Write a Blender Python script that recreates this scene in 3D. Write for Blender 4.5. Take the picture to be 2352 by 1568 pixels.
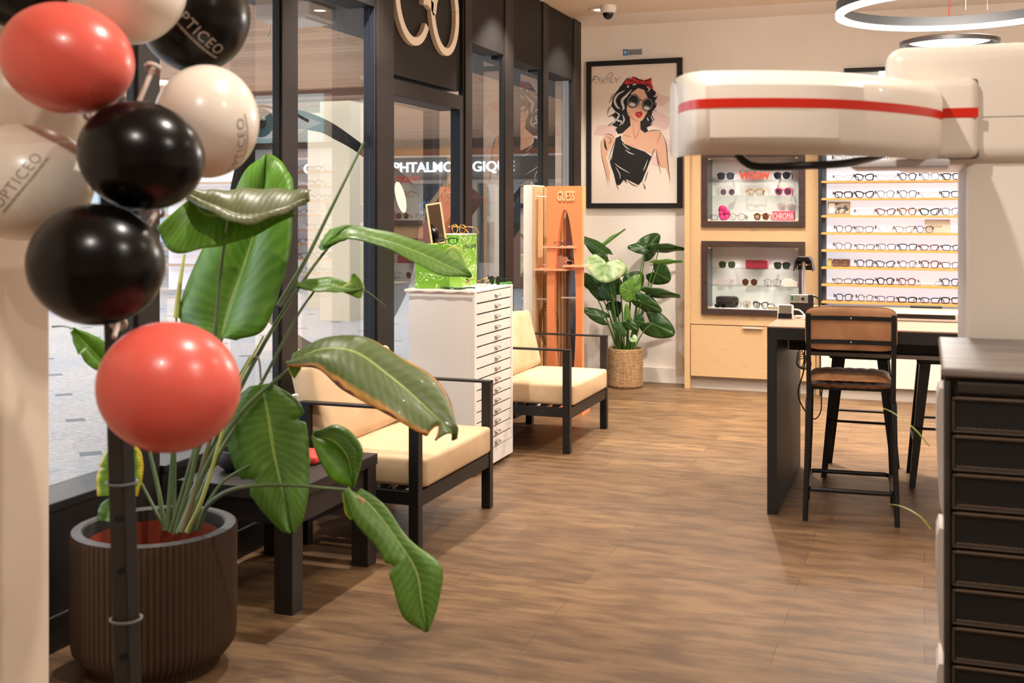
import bpy, bmesh, math, random
from mathutils import Vector, Matrix, Euler
from mathutils.geometry import tessellate_polygon
random.seed(7)
for _o in list(bpy.data.objects): bpy.data.objects.remove(_o, do_unlink=True)
S = bpy.context.scene
COL = S.collection
PI = math.pi
# ---------------------------------------------------------------- camera
F = 2613.0
YAW = math.atan(947.0 / F)
CA, SA = math.cos(YAW), math.sin(YAW)
cd = bpy.data.cameras.new('camera')
cam = bpy.data.objects.new('camera', cd); COL.objects.link(cam)
cam.location = (0, 0, 1.45); cam.rotation_euler = (PI/2, 0, YAW)
cd.sensor_width = 36; cd.lens = 36*F/2352; cd.shift_y = -(784-485)/2352.0
cd.clip_start = .05; cd.clip_end = 200
cd.dof.use_dof = True; cd.dof.focus_distance = 7.2; cd.dof.aperture_fstop = 4.0
S.camera = cam
# ---------------------------------------------------------------- colour management, world, lights
S.view_settings.view_transform = 'Standard'; S.view_settings.look = 'None'
S.view_settings.gamma = 1; S.view_settings.use_curve_mapping = False
S.view_settings.exposure = 0.45
W = bpy.data.worlds.new('world'); S.world = W; W.use_nodes = True
WT = W.node_tree; WT.nodes.clear()
wo = WT.nodes.new('ShaderNodeOutputWorld'); wb = WT.nodes.new('ShaderNodeBackground')
wb.inputs[0].default_value = (.80, .88, 1.0, 1); wb.inputs[1].default_value = .9
WT.links.new(wb.outputs[0], wo.inputs[0])
SPOT_E = 135.0; WARM = (1.0, .92, .83)
def lamp(name, kind, loc, energy, color, parent=None, **k):
    d = bpy.data.lights.new(name, kind); d.energy = energy; d.color = color
    for a, b in k.items(): setattr(d, a, b)
    o = bpy.data.objects.new(name, d); COL.objects.link(o); o.location = loc
    if parent:
        o.parent = parent
        o.location = Vector(loc) - parent.location
    return o
# area lamps added in place of arcade daylight, one unseen beneath the soffit
_a = lamp('arcade_fill', 'AREA', (-11.5, 10.0, 2.93), 1150, (.88, .93, 1.0), None, shape='RECTANGLE', size=13, size_y=20)
_b = lamp('street_daylight', 'AREA', (-16, 1.0, 3.2), 640, (.86, .92, 1.0), None, shape='RECTANGLE', size=5, size_y=12)
_b.rotation_euler = (0, math.radians(-62), 0)
# ---------------------------------------------------------------- pixel helpers: a pixel and a distance give a place
def at(u, v, D):
    L = (u-1176)/F*D
    return Vector((L*CA - D*SA, L*SA + D*CA, 1.45-(v-485)/F*D))
def onx(u, v, X): return at(u, v, X/((u-1176)/F*CA - SA))
def ony(u, v, Y): return at(u, v, Y/((u-1176)/F*SA + CA))
def onz(u, v, Z): return at(u, v, (1.45-Z)*F/(v-485))
# ---------------------------------------------------------------- materials
MATS = {}
def srgb(r, g, b):
    def f(c):
        c /= 255.0
        return c/12.92 if c <= .04045 else ((c+.055)/1.055)**2.4
    return (f(r), f(g), f(b), 1)
def mat(name, rgb=None, rough=.5, metal=0, emit=None, es=0, coat=0, spec=.5, trans=0, sub=0):
    if name in MATS: return MATS[name]
    m = bpy.data.materials.new(name); m.use_nodes = True
    b = m.node_tree.nodes['Principled BSDF']
    b.inputs['Base Color'].default_value = srgb(*rgb)
    b.inputs['Roughness'].default_value = rough; b.inputs['Metallic'].default_value = metal
    b.inputs['Coat Weight'].default_value = coat; b.inputs['Specular IOR Level'].default_value = spec
    b.inputs['Transmission Weight'].default_value = trans
    if sub:
        b.inputs['Subsurface Weight'].default_value = sub; b.inputs['Subsurface Radius'].default_value = (.03, .02, .015); b.inputs['Subsurface Scale'].default_value = 1
    if emit:
        b.inputs['Emission Color'].default_value = srgb(*emit); b.inputs['Emission Strength'].default_value = es
    MATS[name] = m
    return m
class NT:
    def __init__(s, m): s.t = m.node_tree; s.b = s.t.nodes['Principled BSDF']
    def n(s, kind, **k):
        x = s.t.nodes.new('ShaderNode'+kind)
        for a, v in k.items():
            if a.startswith('i_'): x.inputs[a[2:].replace('_', ' ')].default_value = v
            else: setattr(x, a, v)
        return x
    def l(s, a, b): s.t.links.new(a, b)
    def coords(s, scale=(1, 1, 1), src='Object', rot=(0, 0, 0)):
        c = s.n('TexCoord'); mp = s.n('Mapping'); mp.inputs['Scale'].default_value = scale; mp.inputs['Rotation'].default_value = rot
        s.l(c.outputs[src], mp.inputs[0]); return mp.outputs[0]
    def ramp(s, fac, stops):
        r = s.n('ValToRGB'); e = r.color_ramp.elements
        while len(e) < len(stops): e.new(.5)
        for q, (p, c) in zip(e, stops): q.position = p; q.color = c
        s.l(fac, r.inputs[0]); return r.outputs[0]
    def mix(s, fac, a, b, mode='MIX'):
        x = s.n('Mix', data_type='RGBA', blend_type=mode)
        for i, q in ((0, fac), (6, a), (7, b)):
            if isinstance(q, (int, float)): x.inputs[i].default_value = q
            elif isinstance(q, tuple): x.inputs[i].default_value = q
            else: s.l(q, x.inputs[i])
        return x.outputs[2]
    def math(s, op, a, b=0.0, c=0.0):
        x = s.n('Math', operation=op)
        for i, q in enumerate((a, b, c)):
            if isinstance(q, (int, float)): x.inputs[i].default_value = q
            else: s.l(q, x.inputs[i])
        return x.outputs[0]
    def bump(s, h, strength=.2, dist=.01):
        x = s.n('Bump'); x.inputs['Strength'].default_value = strength; x.inputs['Distance'].default_value = dist
        s.l(h, x.inputs['Height']); s.l(x.outputs[0], s.b.inputs['Normal'])
def noisy(name, c1, c2, scale=(6, 6, 6), rough=.6, detail=4, bump=0, coat=0, lo=.35, hi=.65, src='Object', bdist=.004, spec=.5, sub=0):
    if name in MATS: return MATS[name]
    m = mat(name, c1, rough, coat=coat, spec=spec, sub=sub); t = NT(m)
    no = t.n('TexNoise'); no.inputs['Scale'].default_value = 1; no.inputs['Detail'].default_value = detail
    t.l(t.coords(scale, src), no.inputs['Vector'])
    t.l(t.ramp(no.outputs[0], [(lo, srgb(*c1)), (hi, srgb(*c2))]), t.b.inputs['Base Color'])
    if bump: t.bump(no.outputs[0], bump, bdist)
    return m
def glass(name='glass', tint=(.93, .97, .96, 1), ior=1.5, boost=1.0, rough=0.0):
    if name in MATS: return MATS[name]
    m = bpy.data.materials.new(name); m.use_nodes = True; nt = m.node_tree; nt.nodes.clear()
    o = nt.nodes.new('ShaderNodeOutputMaterial'); tr = nt.nodes.new('ShaderNodeBsdfTransparent'); gl = nt.nodes.new('ShaderNodeBsdfGlossy')
    tr.inputs[0].default_value = tint; gl.inputs['Roughness'].default_value = rough
    fr = nt.nodes.new('ShaderNodeFresnel'); fr.inputs[0].default_value = ior
    mu = nt.nodes.new('ShaderNodeMath'); mu.operation = 'MULTIPLY'; mu.inputs[1].default_value = boost; mu.use_clamp = True
    mx = nt.nodes.new('ShaderNodeMixShader')
    gm_ = nt.nodes.new('ShaderNodeNewGeometry'); fm_ = nt.nodes.new('ShaderNodeMath'); fm_.operation = 'SUBTRACT'; fm_.inputs[0].default_value = 1; m2 = nt.nodes.new('ShaderNodeMath'); m2.operation = 'MULTIPLY'
    nt.links.new(gm_.outputs['Backfacing'], fm_.inputs[1]); nt.links.new(fr.outputs[0], mu.inputs[0]); nt.links.new(mu.outputs[0], m2.inputs[0]); nt.links.new(fm_.outputs[0], m2.inputs[1]); nt.links.new(m2.outputs[0], mx.inputs[0])
    nt.links.new(tr.outputs[0], mx.inputs[1]); nt.links.new(gl.outputs[0], mx.inputs[2]); nt.links.new(mx.outputs[0], o.inputs[0])
    MATS[name] = m; return m
# ---------------------------------------------------------------- mesh builder
def frame(d):
    d = d.normalized(); a = Vector((0, 0, 1)) if abs(d.z) < .95 else Vector((1, 0, 0))
    x = a.cross(d).normalized(); return x, d.cross(x).normalized()
def cr(pts, n):
    """Catmull-Rom resample to n points"""
    P = [Vector(p) for p in pts]; k = len(P)-1; out = []
    for i in range(n):
        t = i/(n-1)*k; j = min(int(t), k-1); f = t-j
        p1, p2 = P[j], P[j+1]; p0 = P[j-1] if j else p1*2-p2; p3 = P[j+2] if j+2 <= k else p2*2-p1
        out.append(.5*((2*p1)+(p2-p0)*f+(2*p0-5*p1+4*p2-p3)*f*f+(3*p1-p0-3*p2+p3)*f*f*f))
    return out
class MB:
    def __init__(s): s.v = []; s.f = []; s.m = []; s.uv = None
    def add(s, vs, fs, m=0):
        o = len(s.v); s.v += [Vector(p) for p in vs]; s.f += [tuple(i+o for i in f) for f in fs]; s.m += [m]*len(fs); return s
    def box(s, x0, x1, y0, y1, z0, z1, m=0):
        return s.add([(x, y, z) for z in (z0, z1) for y in (y0, y1) for x in (x0, x1)], [(0, 2, 3, 1), (4, 5, 7, 6), (0, 1, 5, 4), (2, 6, 7, 3), (0, 4, 6, 2), (1, 3, 7, 5)], m)
    def rbox(s, x0, x1, y0, y1, z0, z1, r, m=0, k=3):
        """box with all edges rounded (superquadric corners)"""
        cx, cy, cz = (x0+x1)/2, (y0+y1)/2, (z0+z1)/2; hx, hy, hz = (x1-x0)/2, (y1-y0)/2, (z1-z0)/2
        bm = bmesh.new(); bmesh.ops.create_cube(bm, size=2)
        for v in bm.verts: v.co = Vector((v.co.x*hx, v.co.y*hy, v.co.z*hz))
        bmesh.ops.bevel(bm, geom=list(bm.edges), offset=min(r, hx*.98, hy*.98, hz*.98), segments=k, profile=.5, affect='EDGES')
        bm.verts.index_update()
        s.add([v.co+Vector((cx, cy, cz)) for v in bm.verts], [[v.index for v in f.verts] for f in bm.faces], m); bm.free(); return s
    def tube(s, pts, r, n=8, closed=False, m=0, cap=True, flat=1.0):
        P = [Vector(p) for p in pts]; k = len(P); rr = r if isinstance(r, (list, tuple)) else [r]*k
        vs = []; x = None
        for i in range(k):
            a = P[i-1] if (i or closed) else P[i]; b = P[(i+1) % k] if (i < k-1 or closed) else P[i]
            d = (b-a)
            if d.length < 1e-9: d = Vector((0, 0, 1))
            d.normalize()
            if x is None: x, y = frame(d)
            else:
                x = (x-d*x.dot(d))
                if x.length < 1e-6: x, y = frame(d)
                x.normalize(); y = d.cross(x)
            for j in range(n):
                t = 2*PI*(j+.5)/n; vs.append(P[i]+x*math.cos(t)*rr[i]+y*math.sin(t)*rr[i]*flat)
        fs = []
        for i in range(k if closed else k-1):
            a = i*n; b = ((i+1) % k)*n
            for j in range(n): fs.append((a+j, a+(j+1) % n, b+(j+1) % n, b+j))
        if cap and not closed: fs += [tuple(reversed(range(n))), tuple(range((k-1)*n, k*n))]
        return s.add(vs, fs, m)
    def bar(s, p, q, w, h, m=0, up=None):
        p, q = Vector(p), Vector(q); d = (q-p).normalized()
        if up is None: x, y = frame(d)
        else: x = Vector(up).cross(d).normalized(); y = d.cross(x)
        vs = [e+x*a*w/2+y*b*h/2 for e in (p, q) for a, b in ((-1, -1), (1, -1), (1, 1), (-1, 1))]
        return s.add(vs, [(3, 2, 1, 0), (4, 5, 6, 7), (0, 1, 5, 4), (1, 2, 6, 5), (2, 3, 7, 6), (3, 0, 4, 7)], m)
    def lathe(s, prof, c=(0, 0, 0), n=48, m=0, ax=None, flut=0, fn=0):
        """prof: (r,z) list; ax: (x,y,z) frame"""
        c = Vector(c); X, Y, Z = ax or (Vector((1, 0, 0)), Vector((0, 1, 0)), Vector((0, 0, 1))); vs = []
        for r, z in prof:
            for j in range(n):
                t = 2*PI*j/n; R = r*(1+flut*math.cos(fn*t)) if flut and r > .01 else r
                vs.append(c+X*math.cos(t)*R+Y*math.sin(t)*R+Z*z)
        fs = []
        for i in range(len(prof)-1):
            for j in range(n): fs.append((i*n+j, i*n+(j+1) % n, (i+1)*n+(j+1) % n, (i+1)*n+j))
        return s.add(vs, fs, m)
    def prism(s, poly, fn, t, m=0):
        """extrude a 2-D outline: fn(x,y,d)->Vector, thickness t"""
        n = len(poly); ar = sum(poly[i][0]*poly[(i+1) % n][1]-poly[(i+1) % n][0]*poly[i][1] for i in range(n))
        if ar < 0: poly = poly[::-1]
        tri = tessellate_polygon([[Vector((x, y, 0)) for x, y in poly]])
        vs = [fn(x, y, 0) for x, y in poly]+[fn(x, y, t) for x, y in poly]
        fs = [tuple(q) for q in tri]+[tuple(i+n for i in reversed(q)) for q in tri]
        fs += [(i, (i+1) % n, (i+1) % n+n, i+n) for i in range(n)]
        return s.add(vs, fs, m)
    def ribbon(s, pts, w, fn, t, m=0):
        """stroke with width in 2-D, extruded"""
        P = [Vector((p[0], p[1])) for p in pts]; L = []; R = []
        for i in range(len(P)):
            d = (P[min(i+1, len(P)-1)]-P[max(i-1, 0)]); d = d.normalized() if d.length else Vector((1, 0)); nn = Vector((-d.y, d.x))
            ww = (w if not isinstance(w, (list, tuple)) else w[i])/2
            L.append(P[i]+nn*ww); R.append(P[i]-nn*ww)
        for i in range(len(P)-1):
            q = [L[i], R[i], R[i+1], L[i+1]]
            s.add([fn(a.x, a.y, 0) for a in q]+[fn(a.x, a.y, t) for a in q], [(0, 1, 2, 3), (7, 6, 5, 4), (0, 4, 5, 1), (1, 5, 6, 2), (2, 6, 7, 3), (3, 7, 4, 0)], m)
        return s
    def grid(s, P, m=0, uv=None):
        o = len(s.v); a = len(P); b = len(P[0])
        s.v += [p for row in P for p in row]
        for i in range(a-1):
            for j in range(b-1): s.f.append((o+i*b+j, o+i*b+j+1, o+(i+1)*b+j+1, o+(i+1)*b+j)); s.m.append(m)
        if uv:
            if s.uv is None: s.uv = {}
            for i in range(a):
                for j in range(b): s.uv[o+i*b+j] = uv[i][j]
        return s
    def xf(s, M):
        s.v = [M @ p for p in s.v]; return s
    def build(s, name, mats, parent=None, smooth=False, bevel=0, solid=0, fixn=True, seg=2):
        me = bpy.data.meshes.new(name)
        off = parent.matrix_basis.inverted() if parent and parent.type == 'EMPTY' else None
        if parent and parent.type != 'EMPTY':
            off = Matrix.Translation(-wloc(parent))
        vs = [off @ p for p in s.v] if off is not None else s.v
        me.from_pydata([tuple(p) for p in vs], [], s.f)
        if not isinstance(mats, (list, tuple)): mats = [mats]
        for q in mats: me.materials.append(q)
        me.polygons.foreach_set('material_index', s.m)
        if s.uv:
            ul = me.uv_layers.new(name='UVMap')
            for lp in me.loops: ul.data[lp.index].uv = s.uv.get(lp.vertex_index, (0, 0))
        if fixn and not s.uv:
            bm = bmesh.new(); bm.from_mesh(me); bmesh.ops.recalc_face_normals(bm, faces=bm.faces); bm.to_mesh(me); bm.free()
        if smooth:
            me.polygons.foreach_set('use_smooth', [True]*len(me.polygons))
            if smooth != 'all':
                try: me.set_sharp_from_angle(angle=math.radians(40))
                except Exception: pass
        o = bpy.data.objects.new(name, me); COL.objects.link(o)
        if parent: o.parent = parent
        if solid:
            q = o.modifiers.new('s', 'SOLIDIFY'); q.thickness = solid; q.offset = 0
        if bevel:
            q = o.modifiers.new('b', 'BEVEL'); q.width = bevel; q.segments = seg; q.limit_method = 'ANGLE'; q.angle_limit = math.radians(35)
        return o
def wloc(o):
    p = Vector((0, 0, 0))
    while o: p = p+o.location; o = o.parent
    return p
def tag(o, label=None, cat=None, group=None, kind=None):
    if label: o['label'] = label
    if cat: o['category'] = cat
    if group: o['group'] = group
    if kind: o['kind'] = kind
    return o
def thing(name, label, cat, loc, group=None, rz=0):
    o = bpy.data.objects.new(name, None); COL.objects.link(o); o.location = loc; o.rotation_euler = (0, 0, rz)
    o.matrix_basis = Matrix.Translation(Vector(loc)) @ Matrix.Rotation(rz, 4, 'Z')
    return tag(o, label, cat, group)
def struct(o): o['kind'] = 'structure'; return o
def copy_tree(o, parent=None):
    c = o.copy(); COL.objects.link(c)
    if parent: c.parent = parent
    for ch in [x for x in bpy.data.objects if x.parent == o and x != c]: copy_tree(ch, c)
    return c
def text_mb(body, size, fn, depth=.002, shear=0, space=1.0, bold=0.0, flat_map=None):
    """letters as real meshes; fn(x,y,d) places them; centred on x"""
    cu = bpy.data.curves.new('t', 'FONT'); cu.body = body; cu.size = size; cu.shear = shear; cu.space_character = space
    cu.align_x = 'CENTER'; cu.offset = bold; cu.resolution_u = 3; cu.extrude = depth/2
    ob = bpy.data.objects.new('t', cu); COL.objects.link(ob)
    dg = bpy.context.evaluated_depsgraph_get(); me = bpy.data.meshes.new_from_object(ob.evaluated_get(dg))
    mb = MB(); mb.add([fn(v.co.x, v.co.y, v.co.z+depth/2) for v in me.vertices], [tuple(p.vertices) for p in me.polygons])
    bpy.data.objects.remove(ob, do_unlink=True); bpy.data.meshes.remove(me); return mb
# ================================================================ materials used in many places
black_metal = mat('black powder coated metal', (22, 22, 23), .42, spec=.4)
frame_metal = noisy('dark brown aluminium', (36, 31, 28), (42, 36, 33), (2, 2, 9), rough=.5, spec=.25)
frame_blue = mat('blue grey gasket metal', (38, 42, 50), .4, metal=.3)
chrome = mat('chrome', (200, 200, 200), .18, metal=1)
white_lacq = mat('white lacquer', (238, 232, 226), .35)
pane_mat = glass('shopfront glass', (.93, .95, .95, 1), 1.5, 2.7)
clear_mat = glass('clear display glass', (.99, 1, .995, 1), 1.45, .6)
wall_mat = noisy('painted plaster wall', (236, 226, 214), (242, 233, 222), (1.5, 1.5, 1.5), rough=.75, bump=.02)
ceil_mat = noisy('painted ceiling', (226, 208, 186), (232, 214, 192), (1, 1, 1), rough=.8)
# floor planks
def plank_mat():
    m = mat('oak plank floor', (150, 118, 88), .42); t = NT(m)
    co = t.coords((1, 1, 1))
    br = t.n('TexBrick'); br.offset = .37; br.inputs['Scale'].default_value = 1; br.inputs['Mortar Size'].default_value = .0013
    br.inputs['Brick Width'].default_value = 1.25; br.inputs['Row Height'].default_value = .185; br.inputs['Mortar Smooth'].default_value = .1
    br.inputs['Color1'].default_value = srgb(166, 134, 102); br.inputs['Color2'].default_value = srgb(142, 113, 86); br.inputs['Mortar'].default_value = srgb(92, 72, 56)
    t.l(co, br.inputs['Vector'])
    no = t.n('TexNoise'); no.inputs['Detail'].default_value = 7; no.inputs['Roughness'].default_value = .65
    t.l(t.coords((1.0, 24, 1)), no.inputs['Vector'])
    g = t.ramp(no.outputs[0], [(.30, srgb(120, 98, 78)), (.45, srgb(186, 160, 130)), (.6, srgb(226, 204, 174)), (.75, srgb(252, 236, 208))])
    n2 = t.n('TexNoise'); n2.inputs['Detail'].default_value = 3; t.l(t.coords((.9, 3.2, 1)), n2.inputs['Vector'])
    g2 = t.ramp(n2.outputs[0], [(.38, srgb(160, 142, 128)), (.60, (1, 1, 1, 1))])
    c = t.mix(.75, br.outputs[0], g, 'MULTIPLY'); c = t.mix(.6, c, g2, 'MULTIPLY')
    c = t.mix(1.0, c, (.78, .83, .80, 1), 'MULTIPLY')
    t.l(c, t.b.inputs['Base Color'])
    r = t.math('MULTIPLY_ADD', no.outputs[0], .25, .33); t.l(r, t.b.inputs['Roughness'])
    t.bump(no.outputs[0], .08, .002); return m
def wood_light(name='light oak veneer', a=(206, 172, 128), b=(188, 150, 106)):
    m = mat(name, a, .5); t = NT(m)
    no = t.n('TexNoise'); no.inputs['Detail'].default_value = 5; t.l(t.coords((2.5, 2.5, 190)), no.inputs['Vector'])
    t.l(t.ramp(no.outputs[0], [(.3, srgb(*b)), (.6, srgb(*a))]), t.b.inputs['Base Color']); return m
floor_m = plank_mat(); oak = wood_light()
# ================================================================ the room
GX = -2.84; GK = GX/-2.77
def sbox(name, x0, x1, y0, y1, z0, z1, m): return struct(MB().box(x0, x1, y0, y1, z0, z1).build(name, m))
sbox('floor', -2.70, 4.2, -3.0, 9.62, -.08, 0, floor_m)
sbox('ceiling', -2.72, 4.2, -3.0, 8.86, 3.03, 3.13, ceil_mat)
sbox('ceiling', -2.82, 4.2, 8.86, 9.62, 3.045, 3.13, mat('ceiling with painted shelf glow', (244, 234, 224), .8))  # paler ceiling colour here stands in for light thrown up by the shelves
sbox('wall_back', -2.82, 4.2, 9.5, 9.62, 0, 3.13, wall_mat)
sbox('wall_right', 4.2, 4.3, -3.0, 9.62, 0, 3.13, wall_mat)
sbox('wall_front', -3.2, 4.3, -3.1, -3.0, 0, 3.13, wall_mat)
bw = MB().rbox(-3.0, -2.16, -3.0, 2.40, 0, 3.03, .012).build('wall_left', noisy('cream painted wall end', (222, 204, 184), (228, 211, 192), (1, 1, 1), rough=.7)); struct(bw)
sbox('baseboard_back', -2.66, -1.85, 9.485, 9.5, 0, .125, mat('white skirting', (236, 226, 214), .5))
# shopfront: posts, kick panel, transoms, dark head panels, panes -- each its own piece of the setting
MX0, MX1 = -2.745, -2.70
kick = mat('black kick panel', (20, 19, 19), .45)
posts = [(2.42, 2.55), (3.431, 3.569), (4.422, 4.572), (5.366, 5.575), (6.587, 6.711), (7.31, 7.486), (8.133, 8.27), (8.937, 9.15)]
n = 0
for i, (a, b) in enumerate(posts):
    n += 1; mb = MB().box(MX0, MX1+.0, a+.012, b, 0, 3.03, 0)
    mb.box(MX0, MX1-.012, a, a+.012, 0, 3.03, 1)
    if i == 3: mb.box(MX0-.035, MX1-.02, a+.005, b-.02, 0, 3.03, 1)
    struct(mb.build('trim_%d' % n, [frame_metal, frame_blue if i == 3 else kick], bevel=.003))
def tr(a, b, z0, z1, x0=GX-.03, x1=MX1-.01, m=None):
    global n; n += 1
    return struct(MB().box(x0, x1, a, b, z0, z1).build('trim_%d' % n, m or frame_metal, bevel=.003))
kick = mat('black kick panel', (20, 19, 19), .45)
HEAD = 2.52
wins = [(2.55, 3.431), (3.569, 4.422), (4.572, 5.366), (6.711, 7.31), (7.486, 8.133), (8.27, 8.937)]
k = 0
for i, (a, b) in enumerate(wins):
    kz = .465
    tr(a, b, 0, kz, m=kick, x1=MX1+.012); tr(a, b, HEAD, 3.03, m=mat('dark brown head panel', (26, 22, 20), .6, spec=.25))
    tr(a, b, kz, kz+.03, x1=MX1+.02, m=kick)
    k += 1; struct(MB().box(GX-.004, GX+.004, (a-.06)*1.03, (b+.03)*1.03, kz-.03, HEAD+.05).build('window_%d' % k, pane_mat))
struct(MB().box(-2.86, -2.80, 9.15, 9.5, 0, 3.03).build('wall_corner', wall_mat))
n += 1; struct(MB().box(MX1+.012, MX1+.016, 2.55, 4.43, .115, .121).build('trim_%d' % n, mat('grey seam', (90, 86, 82), .5)))
# door module with the logo panel above
tr(5.575, 6.587, 2.08, 2.17); tr(5.575, 6.587, 0, .18); tr(5.575, 5.60, .18, 2.08, x0=MX0, m=frame_blue); tr(6.53, 6.587, .18, 2.08, x0=MX0-.03, m=frame_blue)
struct(MB().box(GX-.004, GX+.004, 5.60, 6.78, .16, 2.12).build('door_1', pane_mat))
lp = MB().box(GX-.03, -2.735, 5.575, 6.587, 2.20, 3.03); n += 1
lp = struct(lp.build('trim_%d' % n, mat('dark logo board', (30, 26, 23), .6, spec=.25)))
# logo: a tilted pair of rings joined by a bridge, with a red bow between
fy = lambda x, y, d: Vector((-2.735+.03+d*-1+.0, x, y))
lg = thing('shop_logo', 'cream tilted glasses-shaped logo on dark board above the door', 'logo', (-2.72, 5.98, 2.6))
def ringpoly(cy, cz, a, b, tilt, t0, t1, w, N=40):
    o = []; inn = []
    for i in range(N+1):
        t = t0+(t1-t0)*i/N; c, s_ = math.cos(t), math.sin(t)
        def P(A, B): x = A*c; y = B*s_; return (cy+x*math.cos(tilt)-y*math.sin(tilt), cz+x*math.sin(tilt)+y*math.cos(tilt))
        o.append(P(a, b)); inn.append(P(a-w, b-w*.85))
    return o+inn[::-1]
cream = mat('cream lacquered letters', (228, 212, 192), .5)
fl = lambda x, y, d: Vector((-2.734+d, x, y))
b1 = MB().prism(ringpoly(5.84, 2.655, .24, .27, .12, math.radians(62), math.radians(322), .055), fl, .03); b1.build('left_ring', cream, lg, bevel=.003)
b2 = MB().prism(ringpoly(6.29, 2.655, .215, .27, .12, 0, 2*PI-.001, .055), fl, .03); b2.build('right_ring', cream, lg, bevel=.003)
MB().ribbon([(5.97, 2.665), (6.03, 2.672), (6.10, 2.645), (6.13, 2.61)], .055, fl, .03).build('bridge', cream, lg)
MB().ribbon([(6.125, 2.61), (6.14, 2.68), (6.17, 2.73)], .045, fl, .031).build('nose_stroke', cream, lg)
MB().prism([(5.96, 2.79), (6.02, 2.755), (6.10, 2.755), (6.16, 2.72), (6.17, 2.83), (5.98, 2.87)], fl, .035).build('red_bow', mat('logo red', (214, 52, 44), .5), lg)
# the big dark ring printed on the glass, one sheet per pane
outer = [(4.1, 1.35), (4.22, 1.72), (4.45, 1.89), (4.69, 1.927), (5.0, 1.895), (5.33, 1.808), (5.56, 1.74), (5.85, 1.66), (6.03, 1.57), (6.07, 1.42), (6.03, 1.25), (5.93, 1.03), (5.7, .84), (5.45, .74), (5.1, .70), (4.71, .80), (4.488, .922), (4.2, 1.12)]
inner = [(4.3, 1.35), (4.4, 1.68), (4.6, 1.82), (4.875, 1.837), (5.05, 1.81), (5.31, 1.75), (5.55, 1.643), (5.68, 1.4), (5.66, 1.05), (5.52, .84), (5.31, .784), (4.99, .786), (4.74, .85), (4.45, 1.03)]
def closed_spline(P, N=120):
    P = [Vector((a*GK, 1.45+(b-1.45)*GK, 0)) for a, b in P]; q = cr([P[-1]]+P+[P[0], P[1]], (len(P)+2)*8+1)
    return [(p.x, p.y) for p in q[8:-8]]
def span(poly, y):
    z = []
    for i in range(len(poly)-1):
        (a, b), (c, d) = poly[i], poly[i+1]
        if (a-y)*(c-y) <= 0 and a != c: z.append(b+(d-b)*(y-a)/(c-a))
    return (min(z), max(z)) if len(z) > 1 else None
OS, IS = closed_spline(outer), closed_spline(inner)
vin = mat('dark vinyl', (40, 34, 32), .6)
labels = ['left end of the dark oval ring print behind the tall leaves', 'dark oval ring print arching across the pane left of the door', 'pointed right end of the dark oval ring print on the door pane']
for (a, b), lab in zip([(4.21, 4.60), (4.64, 5.62), (5.66, 6.22)], labels):
    mb = MB(); M_ = 40
    for i in range(M_):
        y0, y1 = a+(b-a)*i/M_, a+(b-a)*(i+1)/M_
        o0, o1, i0, i1 = span(OS, y0), span(OS, y1), span(IS, y0), span(IS, y1)
        if not o0 or not o1: continue
        segs = [((i0[1], i1[1]), (o0[1], o1[1])), ((o0[0], o1[0]), (i0[0], i1[0]))] if i0 and i1 else [((o0[0], o1[0]), (o0[1], o1[1]))]
        for (l0, l1), (h0, h1) in segs:
            x0, x1 = GX-.0058, GX-.0044
            mb.add([(x0, y0, l0), (x0, y1, l1), (x0, y1, h1), (x0, y0, h0), (x1, y0, l0), (x1, y1, l1), (x1, y1, h1), (x1, y0, h0)], [(0, 1, 2, 3), (7, 6, 5, 4), (0, 4, 5, 1), (3, 2, 6, 7)])
    tag(mb.build('glass_decal', vin), lab, 'window sticker')
# blue arc lettering and white oval sticker on the door pane
blue = mat('blue vinyl letters', (70, 130, 178), .6)
def arcfn(cy, cz, R):
    def g(x, y, d):
        t = x/R; return Vector((GX-.008+d, cy+(R+y)*math.sin(t), cz+(R+y)*math.cos(t)))
    return g
sg = thing('door_lettering', 'curved blue lettering on the door pane behind the leaning mirror', 'window sticker', (GX-.008, 6.2, 1.4))
mb = text_mb('NZONNE', .075, arcfn(6.33, 1.27, .19), .001, space=1.15, bold=.002); mb.build('upper_word', blue, sg)
mb = text_mb('AME', .085, lambda x, y, d: Vector((GX-.008+d, 6.49+x, 1.335+y)), .001, bold=.003); mb.build('lower_word', blue, sg)
mb = text_mb('NW', .055, lambda x, y, d: Vector((GX-.008+d, 6.36+x, 1.41+y)), .001, bold=.002); mb.build('middle_word', blue, sg)
ov = [(5.94+.105*math.cos(t)*math.cos(-.9)-.055*math.sin(t)*math.sin(-.9), 1.53+.105*math.cos(t)*math.sin(-.9)+.055*math.sin(t)*math.cos(-.9)) for t in [2*PI*i/32 for i in range(32)]]
tag(MB().prism(ov, lambda x, y, d: Vector((GX+.0045+d, x, y)), .001).build('oval_sticker', mat('white sticker', (226, 216, 206), .6)), 'small white oval sticker on the door pane', 'window sticker')
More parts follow.
